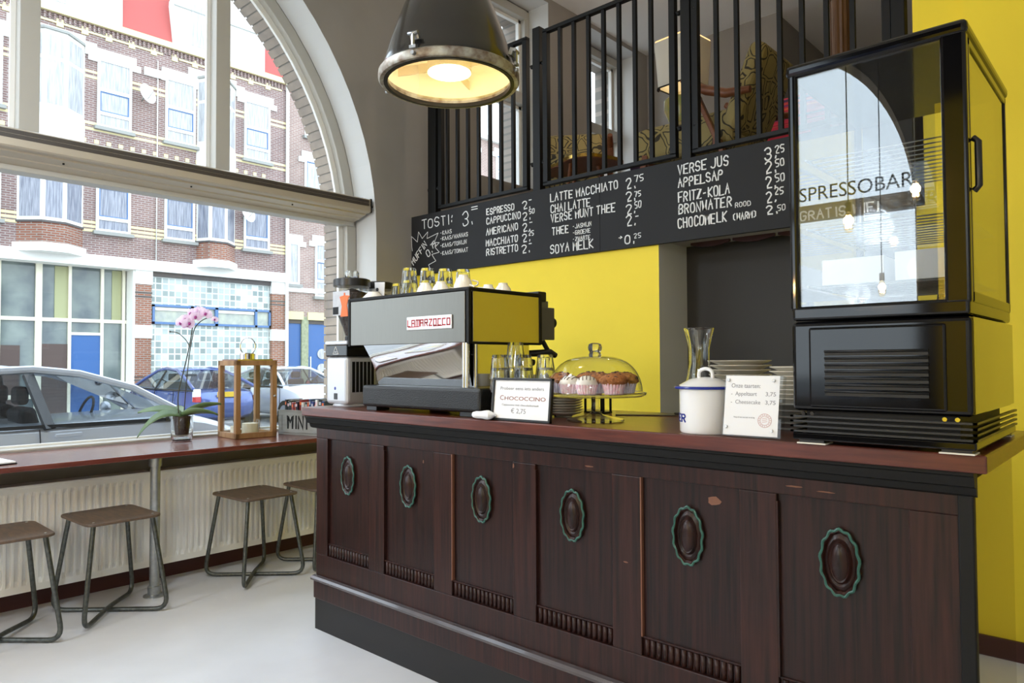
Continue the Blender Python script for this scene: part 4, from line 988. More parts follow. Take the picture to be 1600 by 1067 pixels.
b = B().box(fx1-.012, fy0+.03, zb1+.004, fx1-.0, fy0+.045, zg1).box(fx1-.012, fy1-.03, zb1+.004, fx1-.0, fy1-.015, zg1).box(fx1-.012, fy0+.03, zb1+.004, fx1, fy1-.015, zb1+.03).box(fx1-.012, fy0+.03, zg1-.02, fx1, fy1-.015, zg1)
b.build('door_frame', BG, F, bevel=.003)
B().tube([(fx1+.004, fy0+.038, 1.66), (fx1+.014, fy0+.036, 1.67), (fx1+.014, fy0+.036, 1.77), (fx1+.004, fy0+.038, 1.78)], .0075, 10).build('door_handle', MT['blackplastic'], F)
for zs in (1.47, 1.62, 1.80):
    b = B()
    for k in range(12): b.cyl((fx0+.03, fy0+.05+k*.042, zs), (fx1-.03, fy0+.05+k*.042, zs), .002, n=6)
    for x in (fx0+.03, fx1-.03): b.cyl((x, fy0+.04, zs), (x, fy1-.04, zs), .003, n=6)
    b.build('wire_shelf', MT['galv'], F)
B().box(fx1-.004, fy1-.11, 1.315, fx1+.001, fy1-.045, 1.345).build('maker_plate', mat('maker_plate', '#6d7f90', .4), F)
for (x, y, wx_, wy, h, lb) in ((-.585, 2.1, .15, .30, .07, 'larger white cake box at the left in the bottom of the fridge'), (-.425, 2.08, .12, .26, .075, 'smaller white cake box at the right in the bottom of the fridge')):
    o = B().box(-wx_/2, -wy/2, 0, wx_/2, wy/2, h).build('cake_box', MT['paper'], bevel=.002); o.location = (x, y, 1.473); tag(o, lb, 'box', 'white cake boxes inside the display fridge')

# unidentified navy shape behind the fridge, made up as a cloth bag
j = thing('stand_in_bag', 'unidentified dark navy shape at the back of the display fridge, made up as a bag', 'bag', (-.45, 2.52, 1.245))
rs = []
for i in range(12):
    t = i/11; z = 1.245+.225*t; wx_ = .094*(.62+.95*math.sin(PI*(.18+.62*t))**1.0)/1.35-.022*t; dy = .045*(.55+.55*math.sin(PI*(.2+.6*t)))
    rs.append([(-.448+wx_*math.cos(2*PI*k/24)*(1+.03*math.sin(3*k+i)), 2.515+dy*math.sin(2*PI*k/24), z) for k in range(24)])
B().rings(rs).build('body', MT['navy'], j)
for y in (2.495, 2.535): B().tube([(-.50, y, 1.46), (-.49, y, 1.56), (-.45, y, 1.60), (-.41, y, 1.56), (-.40, y, 1.46)], .006, 8, fillet=.04).build('strap', MT['navy'], j)
B().tube([(-.45, 2.425, 1.605), (-.45, 2.54, 1.600), (-.45, 2.55, 1.62)], .004, 8).build('hook', MT['galv'], j)

# ================================================================== coffee grinders
def grinder(x, y, label):
    g = thing('coffee_grinder', label, 'grinder', (x, y, ZT+.001), 0, 'coffee grinders behind the espresso machine')
    B().box(-.088, -.09, .012, .088, .085, .24).build('body', MT['silver'], g, local=True, bevel=.018, seg=3)
    B().lathe([(.0, .0), (.088, .0), (.091, .006), (.084, .014), (.0, .016)], n=36).build('base', MT['silver'], g, local=True)
    B().box(-.089, -.0915, .24, .089, .086, .298).build('control_band', MT['blackgloss'], g, local=True, bevel=.006)
    B().box(-.092, -.094, .296, .092, .088, .315).build('top_plate', MT['silver'], g, local=True, bevel=.006)
    b = B()
    for p in ((( -.022, .252), (.022, .252)), ((.022, .252), (0, .288)), ((0, .288), (-.022, .252)), ((-.01, .262), (.01, .262))): b.bar((p[0][0], -.0922, p[0][1]), (p[1][0], -.0922, p[1][1]), .002)
    b.build('triangle_mark', MT['chalkline'], g, local=True)
    b = B()
    for k in range(6): b.box(.0875, -.06+k*.022, .07, .0895, -.044+k*.022, .215)
    b.build('side_grille', MT['black'], g, local=True)
    B().box(-.018, -.0915, .035, .012, -.088, .065).build('rocker_switch', MT['blackplastic'], g, local=True, bevel=.002)
    B().cyl((-.008, -.0905, .088), (-.008, -.0885, .088), .008, n=16).build('round_badge', MT['blue'], g, local=True)
    B().lathe([(.032, .315), (.034, .335), (.03, .34)], n=24).build('hopper_collar', MT['blackplastic'], g, local=True)
    B().lathe([(.0, .342), (.03, .342), (.04, .375), (.069, .45), (.079, .55), (.0, .575)], n=28).build('coffee_beans', MT['beans'], g, local=True)
    B().lathe([(.032, .338), (.043, .375), (.073, .45), (.083, .54), (.084, .592)], n=32, cap=False).build('hopper', MT['clear'], g, local=True)
    B().lathe([(.0, .618), (.075, .62), (.088, .615), (.089, .582), (.086, .582)], n=36, mod=lambda a, k: 1+.01*math.cos(a*18) if k in (2, 3) else 1).build('hopper_lid', MT['blackplastic'], g, local=True)
    return g
g_ = grinder(-2.93, 2.065, 'silver coffee grinder at the left end of the counter, orange pot card on its hopper')
grinder(-2.975, 2.25, 'coffee grinder behind the machine with a wide black-lidded bean hopper')
t = thing('storage_jar', 'small clear glass jar standing on the left grinder lid', 'jar', (-2.93, 2.065, ZT+.6225))
B().lathe([(.0, .0), (.03, .0), (.034, .006), (.034, .03), (.028, .038), (.026, .038), (.031, .03), (.031, .008), (.0, .005)], n=24).build('jar_body', MT['tumbler'], t, local=True)
t = thing('coffee_card', 'grey coffee card with an orange moka pot shape on the left hopper', 'card', (-2.885, 1.972, 1.505))
B().obox((-2.885, 1.972, 1.562), (.135, .003, .115), (0, 0, .0)).build('card', MT['greyprint'], t)
B().box(-2.95, 1.9695, 1.51, -2.905, 1.971, 1.545).build('black_print', MT['black'], t)
P = [(-.030, 0), (.03, 0), (.022, .045), (.019, .05), (.032, .088), (.046, .094), (.036, .097), (.004, .1), (.004, .112), (-.004, .112), (-.004, .1), (-.038, .095), (-.024, .06), (-.02, .05)]
b = B().prism([(-2.853+x, 1.967, 1.497+z) for x, z in P], (0, .003, 0)); b.build('moka_pot', MT['orange'], t)
t = B().obox((-2.885, 2.19, 1.64), (.1, .003, .078), (0, math.radians(4), 0)).build('price_card', MT['paper']); tag(t, 'white card with a small round mark leaning on the right hopper', 'card')
MM = B().cyl((-2.888, 2.187, 1.642), (-2.888, 2.1845, 1.642), .009, n=14).build('round_mark', MT['inkd'], t)

# ================================================================== things on the window bar
ZL = .79
o = B().lathe([(.0, .0), (.05, .0), (.058, .006), (.064, .03), (.066, .09), (.064, .145), (.067, .158), (.064, .158), (.061, .145), (.063, .09), (.06, .032), (.05, .014), (.0, .012)], n=40).build('glass_vase', MT['tumbler'])
o.location = (-4.59, 1.955, ZL+.001); tag(o, 'clear glass vase on the window bar holding the orchid', 'vase')
oc = thing('orchid', 'pink and white orchid with arching stem and strappy leaves in the glass vase', 'plant', (-4.59, 1.955, ZL+.04))
OX, OY = -4.59, 1.955
B().lathe([(.0, .83), (.040, .83), (.052, .945), (.049, .945), (.046, .935), (.0, .937)], (OX, OY, 0), 28).build('inner_pot', MT['bark'], oc)
rr, uu = Vector((.741, .672, 0)), Vector((0, 0, 1)); O = Vector((OX, OY, 0))
def P2(u, z, d=0): return O + rr*u + uu*z + Vector((.672, -.741, 0))*d
def leaf(pts, w_):
    b = B(); n = 10; rows = []
    for i in range(n+1):
        t = i/n; k = t*(len(pts)-1); a = int(min(k, len(pts)-2)); f_ = k-a
        p = Vector(pts[a]).lerp(Vector(pts[a+1]), f_) if not (0 < a or len(pts) > 2) else None
        p = ((1-t)**2)*Vector(pts[0]) + 2*t*(1-t)*Vector(pts[1]) + t*t*Vector(pts[2])
        tn = (2*(1-t)*(Vector(pts[1])-Vector(pts[0])) + 2*t*(Vector(pts[2])-Vector(pts[1]))).normalized()
        sd = (tn.cross(uu).normalized()*.7+uu*.62).normalized()*w_*(.35+.65*math.sin(PI*min(1, .12+t*.9)))*(1 if t < .97 else .3)
        dz = uu*.008
        rows.append([p-sd+dz, p, p+sd+dz])
    b.grid(rows); return b
for pts, w_ in (((P2(0, .945), P2(-.10, 1.02), P2(-.27, .965, .02)), .030), ((P2(0, .945), P2(-.12, 1.01, .08), P2(-.22, .82, .12)), .032), ((P2(0, .945), P2(.10, 1.02), P2(.24, 1.015, -.02)), .028), ((P2(0, .945), P2(.12, 1.0, .06), P2(.26, .955, .08)), .030), ((P2(0, .945), P2(-.05, 1.0, -.1), P2(-.16, .97, -.16)), .028)):
    leaf(pts, w_).build('leaf', MT['leaf'], oc, solid=.002, recalc=False)
def stemp(pts, r=.0035): return B().tube(pts, r, 7, fillet=.08)
UP = .17
stemp([P2(-.02, .94), P2(-.03, 1.08), P2(.02, 1.28), P2(.05, 1.42), P2(.065, 1.365+UP)]).build('stem', MT['stem'], oc)
stemp([P2(.01, .94), P2(.025, 1.15), P2(.045, 1.36), P2(.075, 1.34+UP), P2(.13, 1.39+UP), P2(.20, 1.405+UP)], .003).build('stem', MT['stem'], oc)
stemp([P2(.043, 1.39), P2(.02, 1.43), P2(-.03, 1.475), P2(-.08, 1.48)], .0028).build('stem', MT['stem'], oc)
B().ball(P2(-.08, 1.48), .006, 8).build('bud', MT['stem'], oc)
fl = [(.0, 1.365, .02, 0), (.04, 1.385, .05, .4), (.07, 1.425, .03, -.3), (.105, 1.40, .05, .2), (.065, 1.36, .06, .8), (.135, 1.43, .02, -.2), (.165, 1.42, .04, .1), (.215, 1.385, .03, .3), (.10, 1.44, .0, .5), (.03, 1.35, .0, .3)]
fl = [(a_u, b_z+UP, c_d, d_r) for a_u, b_z, c_d, d_r in fl]
ff = None
def blossom():
    b = B(); 
    for a, L_, w_ in ((90, .032, .017), (210, .030, .014), (330, .030, .014), (5, .040, .027), (175, .040, .027)):
        a = math.radians(a); d = Vector((math.cos(a), 0, math.sin(a))); s_ = Vector((-d.z, 0, d.x)); rows = []
        for i in range(6):
            t = i/5; ww = w_*math.sin(PI*(.12+.86*t))**.7; y = -.004-.010*math.sin(PI*t*.9)+.008*t*t
            rows.append([d*L_*t - s_*ww + Vector((0, y+.004, 0)), d*L_*t + Vector((0, y, 0)), d*L_*t + s_*ww + Vector((0, y+.004, 0))])
        b.grid(rows)
    return b
for k, (u, z, d, rz) in enumerate(fl):
    sc = 1.0 if k != 7 else .6
    if ff is None: ff = blossom().build('blossom', MT['petal'], oc, local=True, recalc=False); q = ff; lip = B().ball((0, -.012, -.004), .009, 8, (1, .9, 1.2)).build('lip', MT['petalc'], ff, local=True)
    else:
        q = ff.copy(); COL.objects.link(q); q.parent = oc; l2 = lip.copy(); COL.objects.link(l2); l2.parent = q
    q.location = P2(u, z, d) - Vector(oc.location); q.rotation_euler = (random.uniform(-.3, .3), random.uniform(-.4, .4), math.radians(42)+rz); q.scale = (sc, sc, sc)

ln = thing('lantern', 'wooden glass-sided lantern with steel ring handle on the window bar', 'lantern', (-4.53, 2.36, ZL+.001), math.radians(-3))
hs, hh = .14, .505                      # half side, height of the wooden body
for sx in (-1, 1):
    for sy in (-1, 1): B().box(sx*hs-sx*.033, sy*hs-sy*.033, .0, sx*hs, sy*hs, hh).build('corner_post', MT['ash'], ln, local=True, bevel=.002)
for z0, z1 in ((.0, .035), (hh-.034, hh)):
    for (a, b2, c2, d2) in ((-hs, -hs, hs, -hs+.026), (-hs, hs-.026, hs, hs), (-hs, -hs, -hs+.026, hs), (hs-.026, -hs, hs, hs)):
        B().box(a, b2, z0, c2, d2, z1).build('rail', MT['ash'], ln, local=True, bevel=.002)
B().box(-hs+.005, -hs+.005, .0, hs-.005, hs-.005, .014).build('floor_board', MT['ash'], ln, local=True)
for (a, b2, c2, d2) in ((-hs+.03, -hs+.011, hs-.03, -hs+.013), (-hs+.03, hs-.013, hs-.03, hs-.011), (-hs+.011, -hs+.03, -hs+.013, hs-.03), (hs-.013, -hs+.03, hs-.011, hs-.03)):
    B().box(a, b2, .03, c2, d2, hh-.03).build('pane', MT['win'], ln, local=True)
B().box(-hs+.02, -hs+.02, hh, hs-.02, hs-.02, hh+.008).build('roof_plate', MT['chrome'], ln, local=True)
B().lathe([(.0, hh+.008), (.05, hh+.008), (.05, hh+.045), (.045, hh+.05), (.0, hh+.052)], n=28).build('chimney_cap', MT['chrome'], ln, local=True)
B().tube([(.058*math.cos(2*PI*i/36), 0, hh+.095+.058*math.sin(2*PI*i/36)) for i in range(36)], .004, 8, closed=True).xf(Matrix.Rotation(math.radians(30), 4, 'Z')).build('ring_handle', MT['chrome'], ln, local=True)
B().ball((hs+.010, hs-.02, .27), .009, 10).build('door_knob', MT['chrome'], ln, local=True)
for (dx, dy, h, r, lb) in ((.04, .0, .075, .052, 'larger cream candle in a glass cup inside the wooden lantern'), (-.05, -.06, .055, .03, 'smaller pale candle at the left inside the wooden lantern')):
    q = thing('candle', lb, 'candle', (-4.53+dx, 2.36+dy, ZL+.0165), 0, 'candles inside the lantern')
    B().lathe([(.0, .0), (r, .0), (r, h), (.0, h-.002)], n=28).build('wax', MT['wax'], q, local=True, bevel=.002)
    B().cyl((0, 0, h-.002), (0, 0, h+.01), .001, n=6).build('wick', MT['black'], q, local=True)
    if r > .04: B().lathe([(r+.002, .0), (r+.006, h+.02), (r+.004, h+.02), (r+.0005, .0)], n=28, cap=False).build('glass_cup', MT['clear'], q, local=True)

CRZ = math.radians(14)
cr_ = thing('wooden_crate', 'weathered grey crate lettered MINI full of small books on the window bar', 'crate', (-4.335, 2.735, ZL+.001), CRZ)
cw, cdp, chh = .205, .115, .165
B().box(-cw, -cdp, 0, cw, cdp, .012).build('bottom_board', MT['crate'], cr_, local=True)
for (a, b2, c2, d2, nm) in ((-cw, -cdp, cw, -cdp+.012, 'side_board'), (-cw, cdp-.012, cw, cdp, 'side_board'), (-cw, -cdp+.012, -cw+.012, cdp-.012, 'end_board'), (cw-.012, -cdp+.012, cw, cdp-.012, 'end_board')):
    B().box(a, b2, .012, c2, d2, chh).build(nm, MT['crate'], cr_, local=True, bevel=.002)
b = B()
for (z0, z1) in ((.015, .023), (chh-.034, chh-.026)): b.box(-cw+.03, -cdp-.003, z0, cw-.03, -cdp, z1)
for xx in (-cw+.03, cw-.036): b.box(xx, -cdp-.0025, .02, xx+.006, -cdp, chh-.03)
b.box(-cw-.003, -cdp-.004, chh-.006, cw+.003, -cdp+.002, chh+.003); b.build('moulded_ridge', MT['crate'], cr_, local=True)
CM = wm(cr_) @ Matrix.Translation((-.105, -cdp-.0006, .04)) @ Matrix.Rotation(PI/2, 4, 'X')
stroke_text('MINI', -.115, .045, .17, .082, -cdp-.0004, .013, dep=.0008).build('lettering', MT['black'], cr_, local=True)
random.seed(21)
bc = [('#1d1b1e', 'black'), ('#26242c', 'charcoal'), ('#191919', 'black'), ('#8a3f4a', 'rose'), ('#c0563a', 'orange-red'), ('#2b2a38', 'dark navy'), ('#7a1f24', 'dark red'), ('#d8d3c8', 'cream'), ('#20242c', 'charcoal'), ('#b8562c', 'orange'), ('#31456f', 'slate blue'), ('#2a3a7a', 'blue'), ('#503048', 'plum'), ('#e0ddd8', 'white'), ('#1b1b20', 'black'), ('#243a66', 'blue')]
x = -cw+.03; k = 0
while x < cw-.04 and k < len(bc):
    th = random.uniform(.016, .026); h = random.uniform(.205, .232); q = thing('book', '%s paperback, %s from the lantern end of the crate' % (bc[k][1], (ords + ['fourteenth', 'fifteenth', 'sixteenth'])[k].replace('lowest', 'first')), 'book', rz=CRZ, group='small books in the grey crate')
    q.location = wm(cr_) @ Vector((x+th/2, random.uniform(-.012, .006)-.01, .0125))
    B().box(-th/2, -.075, 0, th/2, .075, h).build('cover', mat('book_'+str(k), bc[k][0], .5), q, local=True, bevel=.001)
    B().box(-th/2+.002, -.073, h-.001, th/2-.002, .072, h+.0006).build('pages', MT['paper'], q, local=True)
    B().box(-th/2+.003, -.0758, h*.84, th/2-.005, -.0745, h*.93).build('spine_print', MT['orange'] if k % 3 == 0 else (MT['case_p'] if k % 4 == 1 else MT['greyprint']), q, local=True)
    x += th+.0015; k += 1
m_ = thing('magazine', 'dark edged magazine lying on the window bar at the left photo edge', 'magazine', (-4.27, .85, ZL+.001), .1)
B().box(-.13, -.15, 0, .11, .12, .005).build('cover', MT['blackplastic'], m_, local=True)
B().box(-.125, -.145, .005, .105, .115, .012).build('pages', MT['paper'], m_, local=True)
# further along the bar, outside the picture but mirrored in the polished machine back
o = B().lathe([(.0, .0), (.04, .0), (.045, .006), (.09, .05), (.115, .09), (.112, .09), (.086, .052), (.04, .012), (.0, .01)], n=36).build('bowl', MT['porc']); o.location = (-4.3, -.2, ZL+.001); tag(o, 'white bowl on the window bar, mirrored in the polished machine back', 'bowl')
m_ = thing('magazine', 'blue and yellow magazine on the window bar near the white bowl', 'magazine', (-4.32, .22, ZL+.001), -.3)
B().box(-.11, -.15, 0, .11, .15, .006).build('pages', MT['paper'], m_, local=True); B().box(-.11, -.15, .006, .11, .15, .008).build('cover', mat('blue_yellow_cover', '#4a78b8', .4, col2='#e0c86a', vs_=9), m_, local=True)

# ================================================================== mezzanine furniture
ZM = 2.431
def patt(name):
    mt = bpy.data.materials.new(name); mt.use_nodes = True; t = mt.node_tree; p = t.nodes['Principled BSDF']
    c = t.nodes.new('ShaderNodeTexCoord'); v = t.nodes.new('ShaderNodeTexVoronoi'); v.feature = 'DISTANCE_TO_EDGE'; v.inputs['Scale'].default_value = 9
    nz_ = t.nodes.new('ShaderNodeTexNoise'); nz_.inputs['Scale'].default_value = 5; mxv = t.nodes.new('ShaderNodeMixRGB'); mxv.inputs[0].default_value = .12
    t.links.new(c.outputs['Object'], nz_.inputs['Vector']); t.links.new(c.outputs['Object'], mxv.inputs[1]); t.links.new(nz_.outputs['Color'], mxv.inputs[2]); t.links.new(mxv.outputs[0], v.inputs['Vector'])
    r = t.nodes.new('ShaderNodeValToRGB'); e = r.color_ramp.elements; e[0].position = .0; e[0].color = (*lin('#9a8a5a'), 1); e[1].position = 1; e[1].color = (*lin('#93855a'), 1)
    r.color_ramp.interpolation = 'CONSTANT'
    for pos, col in ((.06, '#3e382c'), (.12, '#9a8a5a')):
        q = e.new(pos); q.color = (*lin(col), 1)
    t.links.new(v.outputs['Distance'], r.inputs[0]); t.links.new(r.outputs[0], p.inputs['Base Color']); p.inputs['Roughness'].default_value = .9
    return mt
PAT = patt('ochre_loop_upholstery')
def armchair(loc, rz, label):
    a = thing('armchair', label, 'armchair', loc, rz, 'patterned armchairs on the mezzanine')
    # faces -X in its own frame; x front..back, y width
    rows = []
    B().box(-.46, -.27, .25, .28, .27, .50).build('seat', PAT, a, local=True, bevel=.06, seg=4)
    M_ = Matrix.Translation((.26, 0, .40)) @ Matrix.Rotation(math.radians(24), 4, 'Y')
    B().box(-.06, -.27, -.05, .06, .27, .52).xf(M_).build('backrest', PAT, a, local=True, bevel=.05, seg=4)
    for s_ in (-1, 1):
        y = s_*.325
        B().tube([(-.03, y, .735), (.03, y, .69), (.14, y, .62), (.28, y, .565), (.44, y, .55)], [.022, .03, .032, .03, .022], 10).xf(Matrix.Identity(4)).build('armrest', MT['wood'], a, local=True)
        B().bar((.05, y, .66), (.33, y, .01), .05, .03).build('leg', MT['wood'], a, local=True, bevel=.006)
        B().bar((-.36, y*.8, .3), (-.42, y*.8, .01), .045, .03).build('leg', MT['wood'], a, local=True, bevel=.006)
    b = B().bar((.2, -.32, .27), (.2, .32, .27), .04, .04).bar((-.36, -.26, .25), (-.36, .26, .25), .04, .04); b.build('cross_rail', MT['wood'], a, local=True)
    return a
ac = armchair((-2.31, 4.62, ZM), .0, 'ochre patterned armchair with wooden arms, in profile behind the railing')
c2_ = dup(ac, (-3.78, 4.97, ZM), math.radians(125), 'ochre patterned armchair by the upper windows behind the coffee table'); c2_.scale = (1, 1, 1.1)
ct = thing('coffee_table', 'low kidney shaped wooden table with brass edge behind the railing', 'table', (-3.28, 4.42, ZM))
P = []
for i in range(40):
    t = 2*PI*i/40; r = .23+.04*math.cos(2*t)-.045*math.cos(3*t+.4); P.append((r*math.cos(t)*1.25, r*math.sin(t), .0))
def off(P, z, k=1): return [(x*k, y*k, z) for x, y, _ in P]
B().prism(off(P, .345), (0, 0, .03)).build('tabletop', MT['wood'], ct, local=True)
B().rings([off(P, .350, 1.0), off(P, .350, 1.015), off(P, .374, 1.015), off(P, .374, 1.0)], closed=True).build('brass_edge', MT['brass'], ct, local=True)
for a in (30, 150, 270):
    a = math.radians(a); B().cyl((.13*math.cos(a), .13*math.sin(a), .345), (.2*math.cos(a), .2*math.sin(a), .0), .016, .010, 12).build('leg', MT['wood'], ct, local=True)
st = thing('side_table', 'small wooden side table carrying the pale table lamp', 'table', (-2.79, 5.13, ZM))
B().box(-.2, -.2, .60, .2, .2, .63).build('tabletop', MT['wood'], st, local=True, bevel=.005)
for sx in (-1, 1):
    for sy in (-1, 1): B().bar((sx*.16, sy*.16, 0), (sx*.16, sy*.16, .6), .035).build('leg', MT['wood'], st, local=True)
tl = thing('table_lamp', 'table lamp with pale tapered shade and mottled green vase foot', 'lamp', (-2.79, 5.13, ZM+.6305), math.radians(-6))
B().lathe([(.0, .0), (.07, .0), (.07, .03), (.10, .10), (.15, .22), (.15, .30), (.10, .34), (.04, .36), (.0, .36)], n=28).build('vase_foot', mat('mottled_green_glaze', '#7c8a3a', .3, col2='#b89a4a', vs_=14), tl, local=True)
def sq(h, z, n=6, r=.03):
    o = []
    for (cx, cy, a0) in ((1, 1, 0), (-1, 1, 90), (-1, -1, 180), (1, -1, 270)):
        for k in range(n): a = math.radians(a0+90*k/(n-1)); o.append((cx*(h-r)+r*math.cos(a), cy*(h-r)+r*math.sin(a), z))
    return o
shm = mat('lamp_shade_linen', '#e4e3dc', .8); t_ = shm.node_tree; tr_ = t_.nodes.new('ShaderNodeBsdfTranslucent'); tr_.inputs[0].default_value = (.9, .86, .76, 1); mz_ = t_.nodes.new('ShaderNodeMixShader'); mz_.inputs[0].default_value = .15
t_.links.new(t_.nodes['Principled BSDF'].outputs[0], mz_.inputs[1]); t_.links.new(tr_.outputs[0], mz_.inputs[2]); t_.links.new(mz_.outputs[0], t_.nodes['Material Output'].inputs[0])
B().rings([sq(.148, .40), sq(.168, .765), sq(.165, .765), sq(.145, .40)], closed=True).build('lamp_shade', shm, tl, local=True)
b = B().tube(sq(.15, .402), .006, 6, closed=True)
for p in sq(.15, .39, 10): b.ball(p, .009, 6)
b.build('bobble_trim', MT['black'], tl, local=True)
B().prism(sq(.164, .76), (0, 0, .02)).build('top_glow', emit('warm_top_glow', (1.0, .62, .28), .3), tl, local=True)  # glowing plate imitates the lit upper opening of the shade
B().ball((0, 0, .56), .045, 12).build('bulb', emit('table_lamp_glow', (1, .75, .4), 3), tl, local=True)
pl = bpy.data.lights.new('table_lamp_light', 'POINT'); pl.energy = 3.5; pl.color = (1, .82, .62); pl.shadow_soft_size = .05
po = bpy.data.objects.new('table_lamp_light', pl); COL.objects.link(po); po.parent = tl; po.location = (0, 0, .93)
def stripes(name):
    mt = bpy.data.materials.new(name); mt.use_nodes = True; t = mt.node_tree; p = t.nodes['Principled BSDF']
    c = t.nodes.new('ShaderNodeTexCoord'); s = t.nodes.new('ShaderNodeSeparateXYZ'); t.links.new(c.outputs['Object'], s.inputs[0])
    n = t.nodes.new('ShaderNodeTexNoise'); n.noise_dimensions = '1D'; n.inputs['Scale'].default_value = 26; n.inputs['Detail'].default_value = 2; t.links.new(s.outputs['Z'], n.inputs['W'])
    r = t.nodes.new('ShaderNodeValToRGB'); r.color_ramp.interpolation = 'CONSTANT'; e = r.color_ramp.elements; e[0].color = (*lin('#3a2440'), 1); e[1].position = .62; e[1].color = (*lin('#d0603a'), 1)
    for pos, col in ((.36, '#4a3a78'), (.42, '#a8283c'), (.5, '#c0304a'), (.57, '#8e2238')):
        q = e.new(pos); q.color = (*lin(col), 1)
    t.links.new(n.outputs['Fac'], r.inputs[0]); t.links.new(r.outputs[0], p.inputs['Base Color']); p.inputs['Roughness'].default_value = .9; return mt
so = thing('sofa', 'red striped sofa against the mezzanine back behind the armchairs', 'sofa', (-2.62, 5.78, ZM))
SP = stripes('red_striped_weave')
B().box(-.72, -.38, .1, .72, .35, .42).build('seat', SP, so, local=True, bevel=.04, seg=3)
B().box(-.72, .15, .3, .72, .38, 1.05).build('backrest', SP, so, local=True, bevel=.04, seg=3)
for sx in (-1, 1): B().box(sx*.72-sx*.0, -.38, .1, sx*.86, .38, .6).build('arm', SP, so, local=True, bevel=.03, seg=3)
for sx in (-1, 1):
    for sy in (-1, 1): B().cyl((sx*.7, sy*.3, 0), (sx*.7, sy*.3, .11), .025, n=12).build('foot', MT['wood'], so, local=True)
co = thing('carved_post', 'turned and twisted brown wooden post standing behind the railing', 'post', (-1.395, 4.5, ZM))
B().lathe([(.0, .0), (.14, .0), (.14, .03), (.06, .06), (.045, .1)], n=28).build('foot', MT['woodr'], co, local=True)
B().lathe([(.045, .08), (.052, .2), (.052, 1.02), (.055, 1.03)], n=48, mod=lambda a, k: 1+.06*math.cos(a*12)).build('fluted_shaft', MT['woodr'], co, local=True)
B().lathe([(.054, 1.02), (.062, 1.03), (.064, 1.05), (.05, 1.07), (.045, 1.08)], n=28).build('collar', MT['woodr'], co, local=True)
rs = []
for i in range(50):
    z = 1.07+i*.014; tw = i*.42; rs.append([((.040+.012*math.cos(2*(a-tw)))*math.cos(a), (.040+.012*math.cos(2*(a-tw)))*math.sin(a), z) for a in [2*PI*k/20 for k in range(20)]])
B().rings(rs).build('twisted_shaft', MT['woodr'], co, local=True)

# ================================================================== street
ZS_ = -.23
struct('street', B().box(-22.9, -70, ZS_-.1, -7, 90, ZS_), mat('asphalt', '#8f8d8b', .9, var=.08, vs_=2))
struct('pavement', B().box(-7, -70, ZS_-.1, -4.8, 90, ZS_+.03).box(-4.81, -70, ZS_-.1, 20, -4.28, ZS_+.03), mat('concrete_paving', '#b5b1aa', .9, var=.08, vs_=1.5))
struct('pavement_far', B().box(-23.1, -70, ZS_-.1, -21.6, 90, ZS_+.08), mat('paving_far', '#b8b4ad', .9, var=.06))

bk = dict(
 a=brick('red_brown_brick', '#6e5350', '#7c605a', '#948a85'), p=brick('pink_brick', '#866a62', '#92776d', '#9f958e'), pier=brick('orange_brick', '#7c4735', '#8a5540', '#8c837a'),
 gb=brick('glass_blocks', '#6f7c79', '#b9c2be', '#c5cac6', .2, .2, .02, rough=.25, offset=0),
 wf=mat('white_joinery', '#d8d8d2', .5), st=mat('white_stone', '#dddcd6', .8), crm=mat('cream_brick', '#cfc294', .8), sill=mat('grey_sill', '#8d8d88', .8),
 wp=mat('curtained_pane', '#8b8c90', .1, col2='#b2b2b2', vs_=5, stretch=(1, 5, .4)), wpl=mat('bluish_curtained_pane', '#5a5e6c', .1, col2='#93959e', vs_=7, stretch=(1, 6, .3)), wpb=mat('dark_shop_pane', '#4c565a', .08, col2='#76807a', vs_=1.2), blue=mat('blue_door_paint', '#27568f', .4), bf=mat('blue_frame', '#4a6b96', .5),
 redr=mat('red_roof_cladding', '#a04a45', .7), dk=mat('dark_opening', '#4c4644', .7), brn=mat('brown_door', '#4a3a34', .5), yel=mat('pale_yellow_screen', '#9d9e76', .7))
bl = thing('terraced_building', 'brick terrace across the street with bay windows and red roof', 'building', (-23.6, 4, ZS_))
FXn = -23.0
def wall(nm, y0, y1, z0, z1, m_, x=FXn, d=1.2, par=bl): return B().box(x-d, y0, z0, x, y1, z1).build(nm, m_, par)
wall('brick_wall', -8, 13.4, 4.42, 11.2, bk['a'])
wall('pier', 8.37, 8.84, ZS_, 4.15, bk['pier'], FXn+.02); wall('pier', 12.86, 13.4, ZS_, 4.15, bk['pier'], FXn+.02)
for (y0, y1) in ((8.35, 8.86), (12.84, 13.42)):
    b = B()
    for z0, z1 in ((ZS_, .55), (2.05, 2.45), (3.7, 4.16)): b.box(-23.1, y0, z0, FXn+.04, y1, z1)
    b.build('stone_block', bk['st'], bl)
    b = B()
    for z in (3.3, 3.42, .75, .85): b.box(-23.1, y0+.01, z, FXn+.03, y1-.01, z+.04)
    b.build('dark_course', bk['dk'], bl)
wall('stone_band', -8, 13.35, 4.12, 4.45, bk['st'], FXn+.10, .6)
b = B().box(-23.4, -8, 11.2, FXn+.14, 13.4, 11.38); b.build('cornice', bk['crm'], bl)
b = B()
for k in range(170): b.box(-23.05, -8+k*.126, 11.0, FXn+.05, -7.94+k*.126, 11.2)
b.build('dentil_course', bk['a'], bl)
b = B().box(-23.05, -8, 10.93, FXn+.03, 9.1, 10.99).box(-23.05, 9.6, 10.93, FXn+.03, 13.2, 10.99)
for k in range(33): b.box(-23.05, -7.9+k*.64, 10.85, FXn+.035, -7.72+k*.64, 11.07)
for z in (9.62, 9.78, 8.10, 8.26, 5.12, 5.24, 5.36): b.box(-23.05, -8, z, FXn+.012, 13.4, z+.075)
